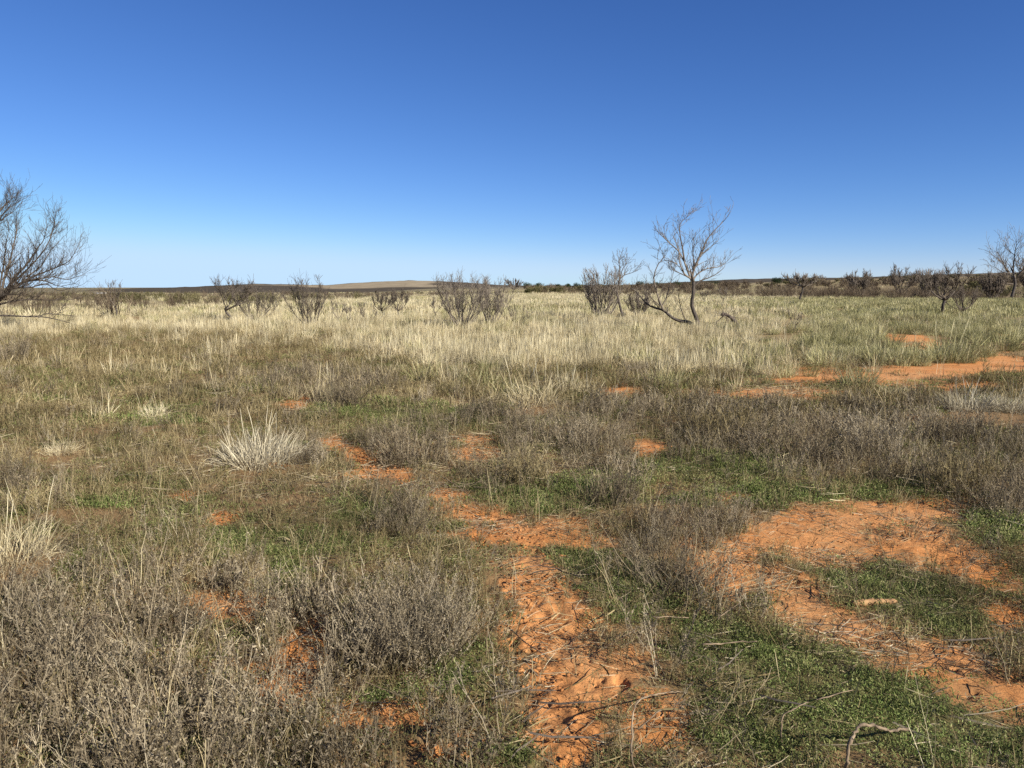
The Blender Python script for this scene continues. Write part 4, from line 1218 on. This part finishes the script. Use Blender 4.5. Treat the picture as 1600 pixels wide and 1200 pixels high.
stick([(1096, 1007, .05), (1140, 1004, .06), (1183, 1001, .08)], .006, .004, 'straight pale stick lying across the green weeds below the flattened shrub', M_STICK, 'stick', 'stick')
stick([(1019, 966, .06), (1076, 965, .06)], .006, .005, 'short thick pale stick at the left of the flattened shrub', M_STICK, 'stick', 'stick')
stick([(1121, 965, .05), (1155, 939, .09)], .006, .004, 'pale stick slanting up out of the flattened shrub', M_STICK, 'stick', 'stick')
stick([(795, 985, .01), (825, 1010, .03), (862, 1032, .01)], .005, .003, 'dark thin stick across the middle of the bare soil', M_DARKSTICK, 'stick', 'stick')
stick([(996, 1146, .01), (1033, 1115, .07)], .006, .005, 'pale stick leaning under the arched root', M_STICK, 'stick', 'stick')
stick([(1320, 1212, .0), (1323, 1195, .06), (1331, 1157, .13), (1348, 1136, .15), (1371, 1138, .12), (1394, 1143, .07), (1419, 1139, .02)], .011, .009, 'thick bent root arching over the green weeds at the bottom right', M_STICK, 'bent_root', 'root', 8)
stick([(1275, 1094, .04), (1334, 1078, .05)], .005, .003, 'white straw stalk lying on the green weeds above the bent root', M_STICK)
stick([(1221, 1169, .0), (1222, 1123, .10), (1240, 1110, .13), (1263, 1098, .12)], .005, .004, 'thin crooked stick rising from the green weeds left of the bent root', M_STICK, 'stick', 'stick')
stick([(665, 730, .10), (712, 755, .08), (752, 787, .03)], .006, .004, 'long pale stalk lying from the dark shrub down to bare soil', M_STICK)
stick([(1025, 897, .0), (1068, 846, .22), (1110, 795, .42)], .005, .002, 'longest pale stem leaning right out of the loose grey shrub', M_STICK)
stick([(1025, 897, .0), (1055, 830, .28), (1081, 755, .55)], .005, .002, 'steep pale stem standing out of the loose grey shrub', M_STICK)
stick([(934, 891, .0), (926, 850, .14), (917, 818, .26)], .004, .002, 'thin stem leaning left beside the loose grey shrub', M_STICK)
stick([(118, 990, .15), (142, 959, .30), (167, 952, .32), (178, 965, .28)], .004, .003, 'hooked pale stalk above the near left weeds', M_STICK)
stick([(120, 1150, .12), (167, 1112, .2), (230, 1075, .30), (244, 1095, .26)], .0045, .003, 'bent straw stalk low in the near left weeds', M_STICK)
stick([(75, 815, .05), (86, 780, .22), (97, 742, .42)], .006, .003, 'tall pale stem standing right of the left edge straw tuft', M_STICK)
stick([(1150, 665, .25), (1195, 690, .2), (1232, 716, .12)], .006, .003, 'pale fallen stem across the long shrub thicket', M_STICK)
stick([(1575, 742, .1), (1583, 715, .3), (1592, 708, .36)], .006, .003, 'bent pale stem above the dark shrub at the right edge', M_STICK)
# the short peeled log
la, lbp = G(1331, 942, .022), G(1401, 940, .022)
dz = tz(la[0], la[1])
T = TreeB(.001)
ax = lbp - la
random.seed(4)
n_ = 16
T.tr.add([ax * t + np.array([0, random.gauss(0, .0015), .004 * math.sin(t * 3) + random.gauss(0, .001) - .006]) for t in np.linspace(0, 1, n_)], [(.006, .012)[k > 0] + .006 * min(1, k / 3) + random.uniform(-.0022, .0022) - (.007 if k == n_ - 1 else 0) for k in range(n_)], 9)
o = link('log', T.tr.mesh('log', M_LOG), None, la + np.array([0, 0, dz])); tag(o, 'short peeled orange log lying at the edge of the round green patch', 'log')

# ------------------------------------------------------------------ light, sky, camera
w = bpy.data.worlds.new('World'); sc.world = w; w.use_nodes = True
nt = w.node_tree
sky = nt.nodes.new('ShaderNodeTexSky'); sky.sky_type = 'NISHITA'; sky.sun_disc = False
sx, sy = -math.sin(SHADOW_AZ), -math.cos(SHADOW_AZ)       # towards the sun, on the ground
sky.sun_elevation = SUN_EL
sky.sun_rotation = math.atan2(sx, sy)
sky.air_density = 1.0; sky.dust_density = 0.0; sky.ozone_density = 10.0; sky.altitude = 3000
bg = nt.nodes['Background']; bg.inputs['Strength'].default_value = 0.10
# deep clear winter air: a steeper blue gradient than the plain sky model, softly limited at the horizon
sep = nt.nodes.new('ShaderNodeSeparateColor'); cmb = nt.nodes.new('ShaderNodeCombineColor')
nt.links.new(sky.outputs[0], sep.inputs[0])
EXPO = 0.96


def calc(op, a, b, c_=None):
    m = nt.nodes.new('ShaderNodeMath'); m.operation = op
    nt.links.new(a, m.inputs[0]); m.inputs[1].default_value = b
    if c_ is not None: m.inputs[2].default_value = c_
    return m.outputs[0]


for k, (gm_, kk, lim) in enumerate(((1.3, 2.6, .56), (1.13, 1.5, .78), (.95, 1.25, 1.02))):
    v = calc('MULTIPLY', calc('POWER', calc('MULTIPLY', sep.outputs[k], .1), gm_), kk)
    v = calc('SMOOTH_MIN', v, lim, .25)
    v = calc('MULTIPLY', v, 10 / 2 ** EXPO)
    nt.links.new(v, cmb.inputs[k])
nt.links.new(cmb.outputs[0], bg.inputs['Color'])
sl = bpy.data.lights.new('sun', 'SUN'); sl.energy = 4.8; sl.angle = math.radians(.5); sl.color = (1, .94, .84)
so = bpy.data.objects.new('sun', sl); COL.objects.link(so)
sd = Vector((sx * math.cos(SUN_EL), sy * math.cos(SUN_EL), math.sin(SUN_EL)))
so.rotation_euler = (-sd).to_track_quat('-Z', 'Y').to_euler(); so.location = sd * 50

cam = bpy.data.cameras.new('camera'); cam.sensor_width = 36; cam.lens = 18 * F / 800
cam.clip_end = 20000; cam.clip_start = .05
co = bpy.data.objects.new('camera', cam); COL.objects.link(co)
co.location = (0, 0, CAMZ); co.rotation_euler = (math.pi / 2 - TH, 0, 0)
sc.camera = co
sc.view_settings.view_transform = 'Standard'; sc.view_settings.look = 'None'
sc.view_settings.exposure = EXPO; sc.view_settings.gamma = 1
sc.cycles.use_denoising = False; sc.cycles.max_bounces = 6; sc.cycles.diffuse_bounces = 3; sc.cycles.transmission_bounces = 3
